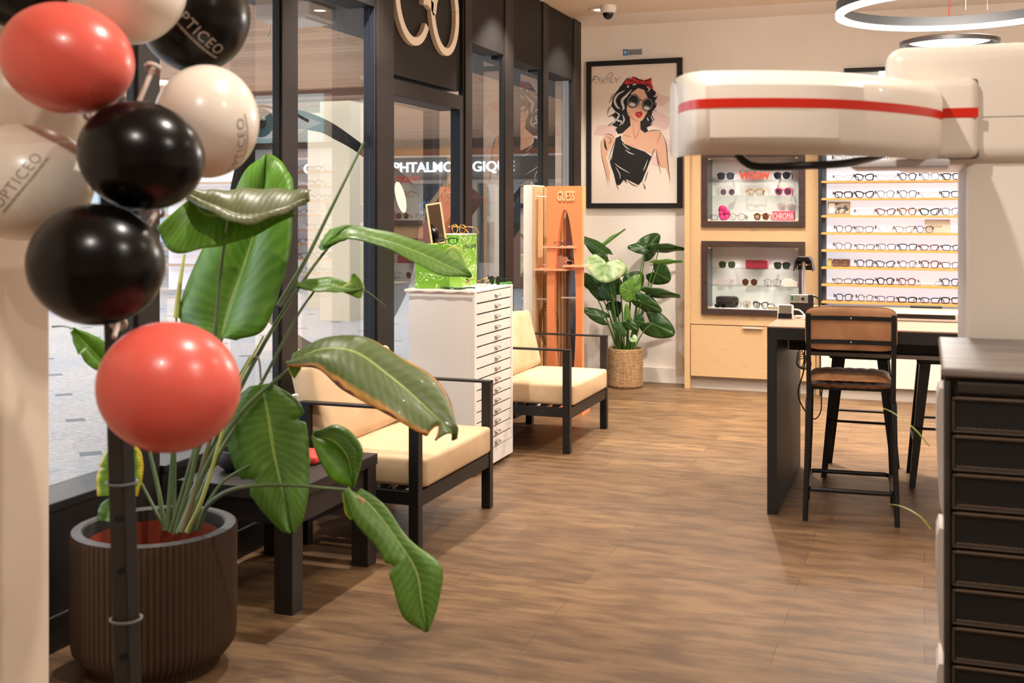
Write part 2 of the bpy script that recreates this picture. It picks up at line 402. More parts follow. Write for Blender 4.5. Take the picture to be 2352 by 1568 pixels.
# ================================================================ outside: paving, soffit, far shopfront
def paving():
    m = mat('grey paving', (196, 192, 190), .6); t = NT(m)
    no = t.n('TexNoise'); no.inputs['Detail'].default_value = 9; no.inputs['Roughness'].default_value = .75; t.l(t.coords((6, 6, 6)), no.inputs['Vector'])
    c = t.ramp(no.outputs[0], [(.35, srgb(168, 160, 156)), (.65, srgb(214, 210, 208))])
    big = t.n('TexNoise'); big.inputs['Scale'].default_value = .35; t.l(t.coords((1, 1, 1)), big.inputs['Vector'])
    c = t.mix(t.ramp(big.outputs[0], [(.45, (0, 0, 0, 1)), (.55, (1, 1, 1, 1))]), c, t.mix(.5, c, srgb(150, 165, 180)))
    sp = t.n('SeparateXYZ'); t.l(t.coords((1, 1, 1)), sp.inputs[0])
    def tri(o, per, off=0.0):
        q = t.math('ADD', t.math('MULTIPLY', o, 1/per), off); return t.math('ABSOLUTE', t.math('SUBTRACT', t.math('FRACT', q), .5))
    d = t.math('ADD', t.math('MULTIPLY', tri(sp.outputs[0], .86), 1.0), t.math('MULTIPLY', tri(sp.outputs[1], .86), 1.0))
    mk = t.math('LESS_THAN', d, .105)
    c = t.mix(mk, c, srgb(122, 124, 130))
    t.l(c, t.b.inputs['Base Color']); return m
struct(MB().box(-34, -2.70, -14, 60, -.08, -.012).build('ground', paving()))
def soffit():
    m = mat('soffit planks', (206, 160, 126), .55); t = NT(m)
    br = t.n('TexBrick'); br.inputs['Scale'].default_value = 1; br.inputs['Mortar Size'].default_value = .006; br.inputs['Brick Width'].default_value = 5; br.inputs['Row Height'].default_value = .2
    br.inputs['Color1'].default_value = srgb(226, 184, 150); br.inputs['Color2'].default_value = srgb(206, 160, 124); br.inputs['Mortar'].default_value = srgb(150, 112, 86)
    t.l(t.coords((1, 1, 1)), br.inputs['Vector']); t.l(br.outputs[0], t.b.inputs['Base Color']); return m
SZ = 3.02
n += 1; struct(MB().box(-19, -4.78, 3, 27, SZ, SZ+.12).build('ceiling_outdoor', soffit()))
n += 1; struct(MB().box(-4.78, -2.83, -6, 27, SZ-.01, SZ+.12).build('ceiling_outdoor_edge', mat('grey soffit strip', (104, 98, 92), .7)))
# far shopfront across the arcade
FY = 22.6
fac = thing('far_shopfront', 'far clinic shopfront across the arcade with orange fascia and grey sign band', 'shopfront', (-11.5, FY, 0))
fx0, fx1 = -19.0, -5.0
fo = lambda u, v: ony(u, v, FY)
zv = lambda v: fo(950, v).z
MB().box(fx0, fx1, FY, FY+.2, zv(358), zv(344)).build('fascia', mat('orange brown fascia', (176, 112, 70), .6), fac)
MB().box(fx0, fx1, FY-.04, FY+.2, zv(362), zv(358)).build('white_rail', white_lacq, fac)
MB().box(fx0, fx1, FY+.05, FY+.2, zv(414), zv(362)).build('sign_band', mat('grey sign band', (122, 112, 102), .7), fac)
MB().box(fx0, fx1, FY-.02, FY+.2, zv(422), zv(414)).build('lower_rail', mat('pale rail', (190, 182, 172), .6), fac)
for u in (560, 640, 812, 905, 1085, 1148, 1262, 1330):
    a = fo(u, 500).x; MB().box(a-.12, a+.12, FY-.02, FY+.2, -.012, zv(422)).build('pilaster', mat('cream pilaster', (212, 200, 176), .6), fac)
MB().box(fx0, fx1, FY+.1, FY+.13, .0, zv(422)).build('shop_glass', glass('far glass', (.75, .8, .82, 1), 1.5, 1.6), fac)
MB().box(fx0, fx1, FY+.02, FY+.2, -.012, .35).build('stall_riser', mat('pale stall riser', (188, 186, 184), .6), fac)
MB().box(fx0, fx1, FY+4.0, FY+4.1, 0, 2.9).build('rear_wall', noisy('busy shop interior', (96, 84, 78), (206, 204, 206), (1.6, 1, 1.1), rough=.8, detail=3, lo=.42, hi=.6), fac)
tw = (fo(1165, 0).x-fo(700, 0).x)
for word, ua, ub in (('CLINIQUE', 700, 826), ('OPHTALMOLOGIQUE', 880, 1182)):
    xa, xb = fo(ua, 0).x, fo(ub, 0).x; t0 = text_mb(word, 1.0, lambda x, y, d: Vector((x, y, d)), .03, bold=.012)
    xs = [p.x for p in t0.v]; ys = [p.y for p in t0.v]; sx = (xb-xa)/(max(xs)-min(xs)); hh = (400-372)/F*24.2; sy = hh/(max(ys)-min(ys))
    t0.v = [Vector((xa+(p.x-min(xs))*sx, FY-.02-p.z, zv(400)+(p.y-min(ys))*sy)) for p in t0.v]
    t0.build('sign_word', mat('lit white letters', (255, 255, 255), .5, emit=(225, 240, 255), es=1.6), fac)
# staircase with a red brown balustrade inside the arcade
st = thing('far_staircase', 'staircase with slatted balustrade in the arcade beyond the door', 'staircase', tuple(onz(1080, 640, 0)))
a, b = ony(975, 560, 20.5), ony(1075, 425, 20.5)
for i in range(12):
    p = a.lerp(b, i/11.0); MB().bar((p.x, p.y, p.z-.05), (p.x, p.y, p.z+.55), .05, .05).build('baluster', mat('tan baluster', (176, 146, 112), .6), st)
MB().bar(a+Vector((0, 0, .58)), b+Vector((0, 0, .58)), .08, .1).build('handrail', mat('tan handrail', (160, 132, 100), .6), st)
MB().bar(a-Vector((0, 0, .15)), b-Vector((0, 0, .15)), 1.1, .35).build('flight', mat('red brown flight', (150, 92, 74), .6), st)
a2 = a+Vector((1.7, 0, 0))
MB().prism([(a2.x, 0), (a2.x+1.1, 0), (a2.x+1.1, 1.5), (a2.x+.5, 1.3), (a2.x, .6)], lambda x, y, d: Vector((x, 20.3+d, y)), .2).build('side_wall', mat('red brown side', (132, 92, 76), .6), st)
tag(MB().box(fo(1150, 0).x-.25, fo(1150, 0).x+.25, 15.0, 15.5, -.012, SZ).build('outdoor_pillar', mat('cream pillar', (222, 206, 178), .6)), 'plain cream square pillar outside beyond the panes right of the door', 'pillar')
p0, p1 = ony(735, 0, 13.5).x, ony(803, 0, 13.5).x
tag(MB().box(p0, p1, 13.5, 13.9, -.012, SZ).build('outdoor_pillar', mat('warm cream pillar', (236, 220, 190), .6)), 'broad warm cream pillar outside, behind the leaning green spear leaf', 'pillar')
p0 = ony(280, 0, 12.9).x; p1 = ony(870, 0, 12.9).x
tag(MB().box(p0, p1, 12.9, 13.2, SZ-.13, SZ).build('outdoor_beam', mat('brown beam', (140, 104, 84), .6)), 'brown beam crossing the outdoor plank ceiling', 'beam')
# ceiling unit hanging outside, with a loose wire
hb = at(675, 128, 8.7); hu = thing('ceiling_unit', 'flat grey air unit under the outdoor plank ceiling', 'air unit', tuple(hb))
MB().rbox(hb.x-.22, hb.x+.26, hb.y-.2, hb.y+.2, SZ-.12, SZ, .02).build('casing', mat('grey casing', (176, 172, 168), .6), hu)
MB().box(hb.x-.18, hb.x+.2, hb.y-.17, hb.y+.17, SZ-.135, SZ-.12).build('grille', mat('pale grille', (214, 212, 208), .6), hu)
MB().tube(cr([Vector((hb.x-.16, hb.y-.1, SZ-.13)), Vector((hb.x-.15, hb.y-.1, SZ-.2)), Vector((hb.x-.17, hb.y-.1, SZ-.24)), Vector((hb.x-.14, hb.y-.1, SZ-.27))], 10), .004, 5).build('wire', chrome, hu)
# lit display shelves of the neighbour, outside left
nb = thing('neighbour_display', 'bright shelves of a neighbouring shop outside behind the tall leaf', 'display', tuple(onz(520, 680, 0)))
q0, q1 = ony(372, 600, 17.5).x, ony(640, 600, 17.5).x
MB().box(q0, q1, 17.7, 17.8, 0, 2.3).build('back_panel', mat('neighbour white', (226, 226, 236), .6, emit=(230, 232, 245), es=.35), nb)
for i in range(6): MB().box(q0, q1, 17.35, 17.7, .45+.3*i, .48+.3*i).build('shelf', mat('neighbour shelf', (196, 166, 130), .6), nb)
# ================================================================ ceiling fittings
def downlight(x, y, lab, e=SPOT_E, on=True, ang=145, tilt=(0, 0)):
    t = thing('downlight', lab, 'ceiling light', (x, y, 3.03), 'recessed ceiling spotlights')
    MB().lathe([(.045, .0), (.05, -.004), (.085, -.008), (.093, -.003), (.093, .0)], (x, y, 3.03), 36).build('trim_ring', white_lacq, t, smooth=True)
    MB().lathe([(.0005, -.002), (.05, -.002), (.05, .001), (.0005, .001)], (x, y, 3.03), 24).build('lens', mat('lit lens', (255, 240, 220), .5, emit=(255, 225, 185), es=9), t)
    l = lamp('downlight_lamp', 'SPOT', (x, y, 3.0), e, WARM, t, spot_size=math.radians(ang), spot_blend=.6, shadow_soft_size=.025)
    l.rotation_euler = (math.radians(tilt[0]), math.radians(tilt[1]), 0)
    return t
dl = at(1378, 24, 8.92)
downlight(dl.x, dl.y, 'round white recessed spotlight in the ceiling beside the dome camera', e=60, ang=110)
spots = [(-1.2, 7.9), (-.9, 6.1), (-.9, 4.2), (-.8, 2.3), (.6, 7.6), (.9, 5.9), (.8, 3.9), (.9, 1.6), (-.9, .3), (2.4, 7.0), (2.4, 4.2), (2.4, 1.2)]
for x, y in spots: downlight(x, y, 'recessed warm spotlight in the ceiling outside the picture', e=SPOT_E*(.55 if y < 3 else .22 if y < 5 else .42 if y < 7 else 1.35), ang=145 if y < 7 else 118)
for x, y, e_ in ((-2.42, 5.05, 165), (-2.42, 7.15, 125), (-2.42, 3.35, 120)): downlight(x, y, 'recessed warm spotlight in the ceiling out of view near walls', e=e_, ang=100)
cp = at(1397, 38, 8.75)
dc = thing('dome_camera', 'small white dome security camera hanging from the ceiling', 'security camera', (cp.x, cp.y, 3.03))
MB().lathe([(.0005, 0), (.062, 0), (.064, -.03), (.052, -.055), (.04, -.058), (.0005, -.058)], (cp.x, cp.y, 3.03), 32).build('housing', white_lacq, dc, smooth=True)
MB().lathe([(.042, -.052), (.042, -.068), (.03, -.092), (.014, -.104), (.0005, -.107)], (cp.x, cp.y, 3.03), 32).build('dome', mat('smoked dome', (24, 22, 21), .08), dc, smooth=True)
for x, y, e_, a_ in ((-1.0, 7.7, 230, 62), (-1.75, 7.9, 120, 62), (-.35, 7.5, 160, 62)): downlight(x, y, 'recessed warm spotlight in the ceiling outside the picture', e=e_, ang=a_)
# pendant ring and disc
rc = Vector((.157, 6.332, 2.50))
rg = thing('ring_pendant', 'large black ring pendant lamp with glowing lower rim', 'pendant lamp', tuple(rc))
MB().lathe([(.60, .0), (.60, .055), (.575, .055), (.575, .0)], rc, 96).build('ring_body', black_metal, rg, smooth=True)
MB().lathe([(.604, -.022), (.604, .002), (.568, .002), (.568, -.022), (.604, -.022)], rc, 96).build('light_strip', mat('lit ring', (255, 250, 245), .5, emit=(255, 246, 236), es=6), rg, smooth=True)
for u, v in ((2080, 55), (2218, 50), (2268, 50)):
    q = at(u, v, 5.75) if u < 2200 else at(u, v, 6.1)
    MB().tube([(q.x, q.y, 2.53), (q.x, q.y, 3.03)], .0012, 5).build('suspension_wire', chrome, rg)
lamp('ring_lamp', 'POINT', (rc.x, rc.y, 2.42), 85, (1, .93, .85), rg, shadow_soft_size=.3)
kc = Vector((.144, 7.498, 2.495))
dk = thing('disc_pendant', 'black disc pendant lamp hanging on a red cable', 'pendant lamp', tuple(kc))
MB().lathe([(.0005, .03), (.12, .028), (.24, .016), (.293, .0), (.290, -.022), (.262, -.022), (.25, .004), (.0005, .006)], kc, 64).build('shade', mat('dark grey shade', (62, 56, 54), .4), dk, smooth=True)
MB().lathe([(.0005, .003), (.235, .003), (.235, -.001), (.0005, -.001)], kc, 48).build('diffuser', mat('lit disc', (255, 250, 245), .5, emit=(255, 248, 242), es=5), dk)
MB().tube(cr([kc+Vector((0, 0, .03)), kc+Vector((.0, 0, .2)), kc+Vector((.02, -.02, .40)), kc+Vector((.03, -.02, .535))], 12), .004, 6).build('red_cable', mat('red cable', (216, 46, 36), .6), dk)
lamp('disc_lamp', 'AREA', (kc.x, kc.y, 2.47), 12, (1, .95, .88), dk, shape='DISK', size=.4)
# ================================================================ back wall: poster, sticker, socket, eye picture
red = mat('poster red', (196, 40, 40), .6); ink = mat('poster ink', (16, 14, 15), .6); skin = mat('poster skin', (222, 174, 146), .6); skin2 = mat('poster warm shade', (196, 138, 110), .6)
paper = mat('poster paper', (236, 222, 208), .6); pink = mat('poster pink', (226, 196, 190), .6); hl = mat('poster grey highlight', (206, 202, 200), .6); lens = mat('poster lens grey', (84, 88, 90), .5)
PX0, PX1, PZ0, PZ1 = -2.748, -1.912, 1.476, 2.742
ps = thing('framed_poster', 'black framed fashion drawing of a woman in round sunglasses and red bow', 'framed picture', (-2.33, 9.5, 1.476))
mb = MB(); w_ = .043
mb.box(PX0, PX1, 9.463, 9.498, PZ0, PZ0+w_); mb.box(PX0, PX1, 9.463, 9.498, PZ1-w_, PZ1); mb.box(PX0, PX0+w_, 9.463, 9.498, PZ0+w_, PZ1-w_); mb.box(PX1-w_, PX1, 9.463, 9.498, PZ0+w_, PZ1-w_)
mb.build('picture_frame', mat('black picture frame', (18, 16, 16), .45), ps, bevel=.002)
qx = lambda c: PX0+w_+(c-82)/860.0*(PX1-PX0-2*w_); qz = lambda c: PZ0+w_+(1470-c)/1372.0*(PZ1-PZ0-2*w_)
art = MB().box(PX0+w_, PX1-w_, 9.482, 9.496, PZ0+w_, PZ1-w_, 0)
LV = [0]
def lay(poly, m):
    LV[0] += 1; y = 9.4818-.00012*LV[0]
    art.prism([(qx(a), qz(b)) for a, b in poly], lambda x, z, d: Vector((x, y-d, z)), .0003, m)
def stroke(pts, w, m, tip=True, sm=8):
    LV[0] += 1; y = 9.4818-.00012*LV[0]
    c = cr([(qx(a), qz(b), 0) for a, b in pts], len(pts)*sm); k = len(c); s = w*(PX1-PX0-2*w_)/860
    ww = [s*(.25+.75*math.sin(PI*min(1, (i+.5)/k))) if tip else s for i in range(k)]
    art.ribbon([(p.x, p.y) for p in c], ww, lambda x, z, d: Vector((x, y-d, z)), .0003, m)
def ell(cx, cy, a, b, m, t=0): lay([(cx+a*math.cos(q)*math.cos(t)-b*math.sin(q)*math.sin(t), cy+a*math.cos(q)*math.sin(t)+b*math.sin(q)*math.cos(t)) for q in [2*PI*i/28 for i in range(28)]], m)
# slots: 0 paper 1 ink 2 skin 3 shade 4 red 5 pink 6 highlight 7 lens
for P in ([(145, 690), (330, 690), (330, 800), (105, 785)], [(720, 375), (880, 440), (800, 520), (690, 470)], [(720, 550), (915, 655), (820, 750), (650, 690)], [(830, 830), (910, 880), (905, 975), (830, 960)], [(690, 1000), (760, 1010), (760, 1110), (680, 1090)], [(280, 375), (400, 375), (380, 450), (270, 460)]): lay(P, 5)
lay([(385, 300), (420, 250), (500, 225), (600, 250), (680, 320), (735, 390), (705, 420), (745, 430), (712, 475), (735, 520), (700, 560), (690, 600), (718, 650), (690, 700), (640, 725), (655, 755), (615, 790), (560, 760), (450, 760), (400, 775), (350, 780), (325, 735), (345, 715), (290, 690), (325, 640), (285, 590), (330, 560), (285, 500), (300, 420), (345, 350)], 1)
stroke([(640, 770), (600, 800), (625, 820), (590, 840), (612, 875)], 16, 1)
lay([(470, 600), (480, 700), (400, 770), (395, 830), (440, 890), (600, 945), (690, 988), (725, 915), (750, 1050), (790, 1120), (830, 1130), (868, 1245), (850, 1060), (825, 880), (775, 765), (700, 755), (620, 775), (578, 740), (575, 640)], 2)
stroke([(500, 670), (510, 760), (525, 825), (560, 760), (572, 690)], 12, 3); stroke([(400, 790), (440, 800), (490, 812)], 10, 3); stroke([(740, 900), (770, 800), (775, 770)], 12, 3); stroke([(735, 930), (760, 1060), (785, 1120)], 16, 3)
lay([(490, 375), (555, 330), (615, 350), (645, 420), (690, 480), (645, 575), (600, 650), (560, 668), (510, 640), (455, 595), (440, 540), (450, 450)], 2)
stroke([(455, 560), (500, 630), (560, 664)], 14, 3); stroke([(565, 490), (560, 520), (585, 540)], 8, 3)
lay([(215, 800), (262, 775), (332, 830), (318, 860), (265, 930), (245, 985), (232, 1012), (270, 1160), (265, 1272), (235, 1180), (192, 1010), (175, 860)], 2)
stroke([(215, 830), (225, 900), (240, 940)], 20, 1); stroke([(240, 800), (280, 830), (270, 870), (245, 860)], 6, 1); stroke([(225, 780), (280, 785), (330, 830)], 5, 1); stroke([(175, 860), (190, 1010), (225, 1150), (255, 1310)], 5, 1)
lay([(385, 795), (332, 820), (300, 960), (270, 1050), (345, 1292), (372, 1285), (412, 1235), (442, 1278), (430, 1228), (560, 1290), (595, 1250), (690, 1012), (620, 960), (500, 915), (420, 880), (385, 840)], 1)
for P in ([(395, 870), (430, 910), (470, 940)], [(425, 940), (470, 970), (520, 988)], [(320, 1075), (380, 1120), (470, 1172)], [(330, 1110), (370, 1180), (375, 1230)], [(650, 1040), (625, 1110), (605, 1150)], [(325, 850), (300, 940), (285, 1040)]): stroke(P, 9, 6)
for P in ([(265, 1060), (310, 1170), (340, 1290), (360, 1335)], [(600, 1260), (625, 1330), (620, 1280)], [(655, 1150), (620, 1260)], [(775, 755), (830, 880), (850, 1080), (870, 1260)], [(725, 930), (750, 1060), (780, 1180)], [(640, 765), (700, 752), (780, 755)], [(430, 1235), (500, 1285), (550, 1305)], [(335, 830), (290, 930), (255, 1040)], [(690, 1010), (720, 930)]): stroke(P, 6, 1)
stroke([(700, 400), (745, 425), (705, 450), (735, 500), (705, 545), (740, 560)], 9, 1); stroke([(690, 350), (735, 380)], 8, 1)
for P in ([(345, 350), (290, 420), (260, 470)], [(330, 480), (265, 520), (245, 590)], [(310, 580), (250, 610)], [(300, 660), (250, 700)], [(385, 300), (365, 330)]): stroke(P, 7, 1)
for P, w in (([(490, 345), (440, 400), (395, 450), (410, 520), (400, 545)], 26), ([(420, 350), (350, 390), (320, 450), (345, 510), (375, 530)], 22), ([(330, 560), (365, 590), (345, 640), (390, 660), (370, 700)], 16), ([(400, 590), (415, 640), (395, 690)], 14), ([(645, 625), (660, 660)], 12), ([(680, 610), (705, 660), (680, 695)], 12), ([(460, 300), (450, 325)], 18), ([(500, 300), (540, 290)], 14), ([(640, 320), (670, 345), (650, 370)], 12), ([(300, 600), (330, 640), (310, 680)], 10)): stroke(P, w, 6)
lay([(415, 275), (440, 240), (470, 245), (500, 215), (560, 255), (595, 262), (690, 235), (688, 285), (706, 340), (680, 345), (650, 310), (590, 290), (550, 285), (480, 285), (430, 292)], 4)
for P in ([(440, 240), (500, 262), (555, 280)], [(500, 215), (545, 235), (570, 262)], [(600, 265), (650, 262), (690, 238)], [(610, 285), (660, 300), (700, 345)], [(415, 275), (440, 238), (475, 225)]): stroke(P, 10, 1)
ell(573, 272, 20, 17, 4); ell(573, 272, 8, 7, 1)
for cx, cy, a, b in ((507, 458, 64, 68), (650, 498, 57, 66)):
    ell(cx, cy, a, b, 1, .2); ell(cx, cy, a*.86, b*.87, 6, .2); ell(cx, cy, a*.80, b*.82, 1, .2); ell(cx-6, cy+24, a*.62, b*.42, 7, .2); ell(cx-8, cy+34, a*.46, b*.24, 6, .2); ell(cx+10, cy-10, a*.3, b*.4, 1, .2)
stroke([(565, 455), (585, 448), (600, 462)], 10, 1)
lay([(525, 586), (545, 562), (562, 568), (590, 560), (602, 590), (575, 624), (545, 618)], 4); stroke([(550, 590), (568, 578), (590, 588)], 12, 1); stroke([(556, 588), (575, 583)], 5, 0)
mb = text_mb('Fashion', .105, lambda x, y, d: Vector((qx(222)+x, 9.4815-d, qz(272)+y)), .0004, shear=.42, space=.86, bold=-.0028)
for v, in [(0,)]: art.add(mb.v, mb.f, 1)
stroke([(130, 262), (105, 230), (118, 205), (160, 210), (205, 215)], 4, 1); stroke([(225, 270), (270, 225), (300, 190), (285, 166), (255, 190), (238, 262)], 4, 1)
art.build('print', [paper, ink, skin, skin2, red, pink, hl, lens], ps)
sk = thing('surveillance_sticker', 'small blue and grey surveillance sticker above the framed poster', 'sticker', (-2.34, 9.5, 2.79))
MB().box(-2.43, -2.262, 9.4965, 9.4985, 2.785, 2.835).build('plate', mat('grey sticker', (150, 150, 152), .5), sk)
MB().box(-2.43, -2.385, 9.4945, 9.4965, 2.783, 2.838).build('icon', mat('blue sticker', (80, 140, 200), .5), sk)
MB().rbox(-2.418, -2.398, 9.493, 9.4945, 2.805, 2.82, .003).build('camera_pictogram', white_lacq, sk)
for w2, z in (('Surveillance', 2.813), ('Electronique', 2.793)): text_mb(w2, .021, lambda x, y, d: Vector((-2.322+x, 9.4963-d, z+y)), .0005).build('lettering', ink, sk)
so = thing('wall_socket', 'round wall socket low on the white wall beside the wood cabinet', 'socket', (-1.875, 9.5, .29))
MB().rbox(-1.915, -1.848, 9.488, 9.4995, .255, .325, .008).build('plate', white_lacq, so)
MB().lathe([(.022, 0), (.022, .004), (.017, .004), (.015, .0)], (-1.88, 9.488, .29), 24, ax=(Vector((1, 0, 0)), Vector((0, 0, 1)), Vector((0, -1, 0)))).build('inlet', mat('grey inlet', (150, 146, 140), .5), so)
ep = thing('eye_picture', 'wide blue-green close-up picture of an eye above the glasses shelves', 'picture', (.2, 9.5, 2.06))
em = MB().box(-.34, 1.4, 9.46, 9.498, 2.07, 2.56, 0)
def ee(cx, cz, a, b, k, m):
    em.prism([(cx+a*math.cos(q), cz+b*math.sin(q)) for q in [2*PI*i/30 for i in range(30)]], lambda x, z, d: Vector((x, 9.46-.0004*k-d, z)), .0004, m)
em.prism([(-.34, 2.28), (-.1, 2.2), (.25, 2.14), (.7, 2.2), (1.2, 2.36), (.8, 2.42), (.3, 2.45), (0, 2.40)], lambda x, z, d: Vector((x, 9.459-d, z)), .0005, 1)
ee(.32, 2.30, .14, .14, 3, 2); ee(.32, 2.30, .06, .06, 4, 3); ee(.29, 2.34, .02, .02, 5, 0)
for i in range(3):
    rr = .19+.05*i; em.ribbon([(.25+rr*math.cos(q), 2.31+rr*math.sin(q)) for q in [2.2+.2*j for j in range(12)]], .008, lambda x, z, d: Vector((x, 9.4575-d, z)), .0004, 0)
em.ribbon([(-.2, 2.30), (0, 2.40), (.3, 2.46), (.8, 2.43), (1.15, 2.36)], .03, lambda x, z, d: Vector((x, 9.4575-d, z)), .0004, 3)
em.build('print', [mat('pale teal print', (176, 200, 202), .5, emit=(170, 205, 210), es=1.3), mat('eye white print', (220, 226, 226), .5, emit=(215, 228, 230), es=1.4), mat('iris teal', (70, 120, 130), .5, emit=(60, 110, 120), es=.9), ink], ep)  # glow added to the print so its reflection in the panes shows
MB().box(-.6, 2.0, 9.44, 9.498, 2.56, 2.59).build('top_rail', ink, ep)
# ================================================================ spectacles
def rim(w, h, ex, lift, taper, n=26):
    P = []
    for i in range(n):
        t = 2*PI*i/n; c, s = math.cos(t), math.sin(t)
        x = w*math.copysign(abs(c)**(2/ex), c); z = h*math.copysign(abs(s)**(2/ex), s)
        x *= 1+taper*z/h; z += lift*(x/w)*(1 if z > 0 else .2)*h
        P.append((x, z))
    return P
SH = {'round': (.0225, .0215, 2.0, 0, 0), 'panto': (.024, .021, 2.3, .02, .08), 'square': (.026, .0185, 4.0, .02, .06), 'cat': (.027, .019, 2.8, .22, .12), 'rect': (.027, .0165, 3.4, .04, .05), 'hex': (.025, .022, 2.9, 0, .03), 'big': (.029, .025, 3.2, .03, .05)}
ACC = {}
def fmat(name, rgb, rgb2=None, rough=.25):
    k = 'frame '+name
    if k not in MATS:
        if rgb2: noisy(k, rgb, rgb2, (90, 90, 90), rough=rough, lo=.42, hi=.56)
        else: mat(k, rgb, rough, metal=.9 if name in ('gold', 'silver') else 0)
    return MATS[k]
FC = {'black': ((14, 14, 16), None), 'navy': ((34, 40, 66), None), 'gold': ((196, 160, 90), None), 'silver': ((150, 150, 156), None), 'maroon': ((96, 26, 40), None), 'tortoise': ((54, 30, 16), (170, 110, 50)), 'pink': ((206, 40, 96), None), 'brown': ((80, 50, 36), None), 'clear': ((216, 206, 204), None), 'rose': ((206, 140, 130), None), 'plum': ((78, 54, 76), None), 'honey': ((120, 80, 30), (200, 150, 70)), 'blush': ((230, 170, 160), None)}
LC = {'clear': glass('clear lens', (.97, .98, .99, 1), 1.4, .6), 'grey': glass('grey sun lens', (.18, .19, .22, 1), 1.5), 'green': glass('green sun lens', (.20, .28, .22, 1), 1.5), 'brown': glass('brown sun lens', (.42, .24, .16, 1), 1.5), 'smoke': glass('smoke sun lens', (.34, .36, .44, 1), 1.5)}
protos = {}
def spectacles(shape, color, lensk='clear', thick=.0016, tagp=True, scale=1.0):
    key = (shape, color, lensk, thick, tagp)
    if key in protos: return protos[key]
    root = bpy.data.objects.new('sunglasses' if lensk != 'clear' else 'eyeglasses', None)
    w, h, ex, lift, tp = SH[shape]; h *= 1.12; cx = w+.0085; R = rim(w, h, ex, lift, tp); z0 = h+thick+.0005
    fm = fmat(color, *FC[color]); used = []
    mb = MB()
    for s in (-1, 1): mb.tube([(s*(cx+x), 0, z0+z) for x, z in R], [thick*(1.5 if (z > 0 and thick > .0015) else 1) for x, z in R], 6, closed=True)
    mb.tube([(-.010, 0, z0+h*.35), (-.004, -.001, z0+h*.52), (.004, -.001, z0+h*.52), (.010, 0, z0+h*.35)], thick*1.1, 6)
    for s in (-1, 1): mb.tube([(s*(cx+w*.97), 0, z0+h*.5), (s*(cx+w+.006), .001, z0+h*.55), (s*(cx+w+.007), .006, z0+h*.55)], thick*1.4, 6)
    o = mb.build('frame', fm, None, smooth=True); used.append(o)
    for s in (-1, 1):
        a = cx+w+.0068
        t = MB().tube(cr([(s*a, .005, z0+h*.55), (s*a*.93, .05, z0+h*.45), (s*a*.80, .085, z0), (s*a*.7, .108, .004)], 10), thick*1.15, 5)
        used.append(t.build('temple', fm, None, smooth=True))
    for s in (-1, 1):
        P = [(s*(cx+x*.97), z0+z*.97) for x, z in R]
        used.append(MB().prism(P, lambda x, z, d: Vector((x, d, z)), .0012).build('lens', LC[lensk], None))
    if tagp:
        t = MB(); x = -(cx+w+.012)
        t.rbox(x-.006, x+.006, -.006, .006, z0+h*.1, z0+h*1.0, .003); t.tube([(x-.004, -.006, z0+h*.55), (x-.004, -.012, z0+h*.5)], .0045, 8, m=1); t.tube([(x+.003, -.004, z0+h*.9), (x+.004, -.009, z0+h*1.1)], .003, 6)
        used.append(t.build('security_tag', [mat('tag plastic', (44, 36, 40), .5), mat('tag pale', (222, 186, 170), .5)], None, smooth=True))
    protos[key] = (root, used); return protos[key]
placed = set()
def put(key, loc, label, group=None, rz=0, sc=1.0, tilt=0):
    root, parts = spectacles(*key); k2 = key
    first = id(root) not in placed; placed.add(id(root))
    r = root if first else root.copy(); COL.objects.link(r)
    if first:
        for p in parts: p.parent = r
    else:
        for p in parts:
            c = p.copy(); COL.objects.link(c); c.parent = r
    r.location = loc; r.rotation_euler = (tilt, 0, rz); r.scale = (sc, sc, sc)
    tag(r, label, 'glasses', group); return r
# ================================================================ glasses wall: backlit shelf unit
SX0, SX1, SY = -.775, 1.9, 9.13
su = thing('backlit_shelf_unit', 'white backlit display unit with thin oak shelves of eyeglasses', 'shelf unit', (SX0, SY, 0))
MB().box(SX0+.05, SX1, 9.32, 9.34, .72, 2.03).build('light_panel', mat('backlit panel', (240, 244, 255), .5, emit=(236, 242, 255), es=.5), su)
MB().box(SX0+.0, SX0+.022, SY-.01, 9.34, .70, 2.05).build('side_panel', ink, su)
MB().box(SX0+.022, SX0+.05, 9.24, 9.32, .72, 2.03).build('rail', mat('grey rail', (120, 128, 142), .3, metal=.6), su)
MB().box(SX0, SX1, 9.12, 9.35, 2.03, 2.08).build('top_panel', mat('dark brown top', (70, 48, 36), .5), su)
MB().box(SX0, SX1, 9.34, 9.36, .3, 2.05).build('back_panel', white_lacq, su)
MB().rbox(SX0+.02, SX1, SY, 9.34, .10, .70, .004).build('base_cupboard', mat('cream cupboard', (240, 226, 210), .4), su)
MB().box(SX0+.02, SX1, SY+.03, 9.34, 0, .10).build('plinth', mat('grey plinth', (176, 164, 152), .5), su)
SH_Z = [1.812-.1333*k for k in range(9)]
shelf_m = wood_light('oak shelf edge', (214, 160, 84), (204, 146, 70))
for z in SH_Z: MB().box(SX0+.022, SX1, SY, 9.32, z-.010, z+.007).build('shelf', shelf_m, su, bevel=.001)
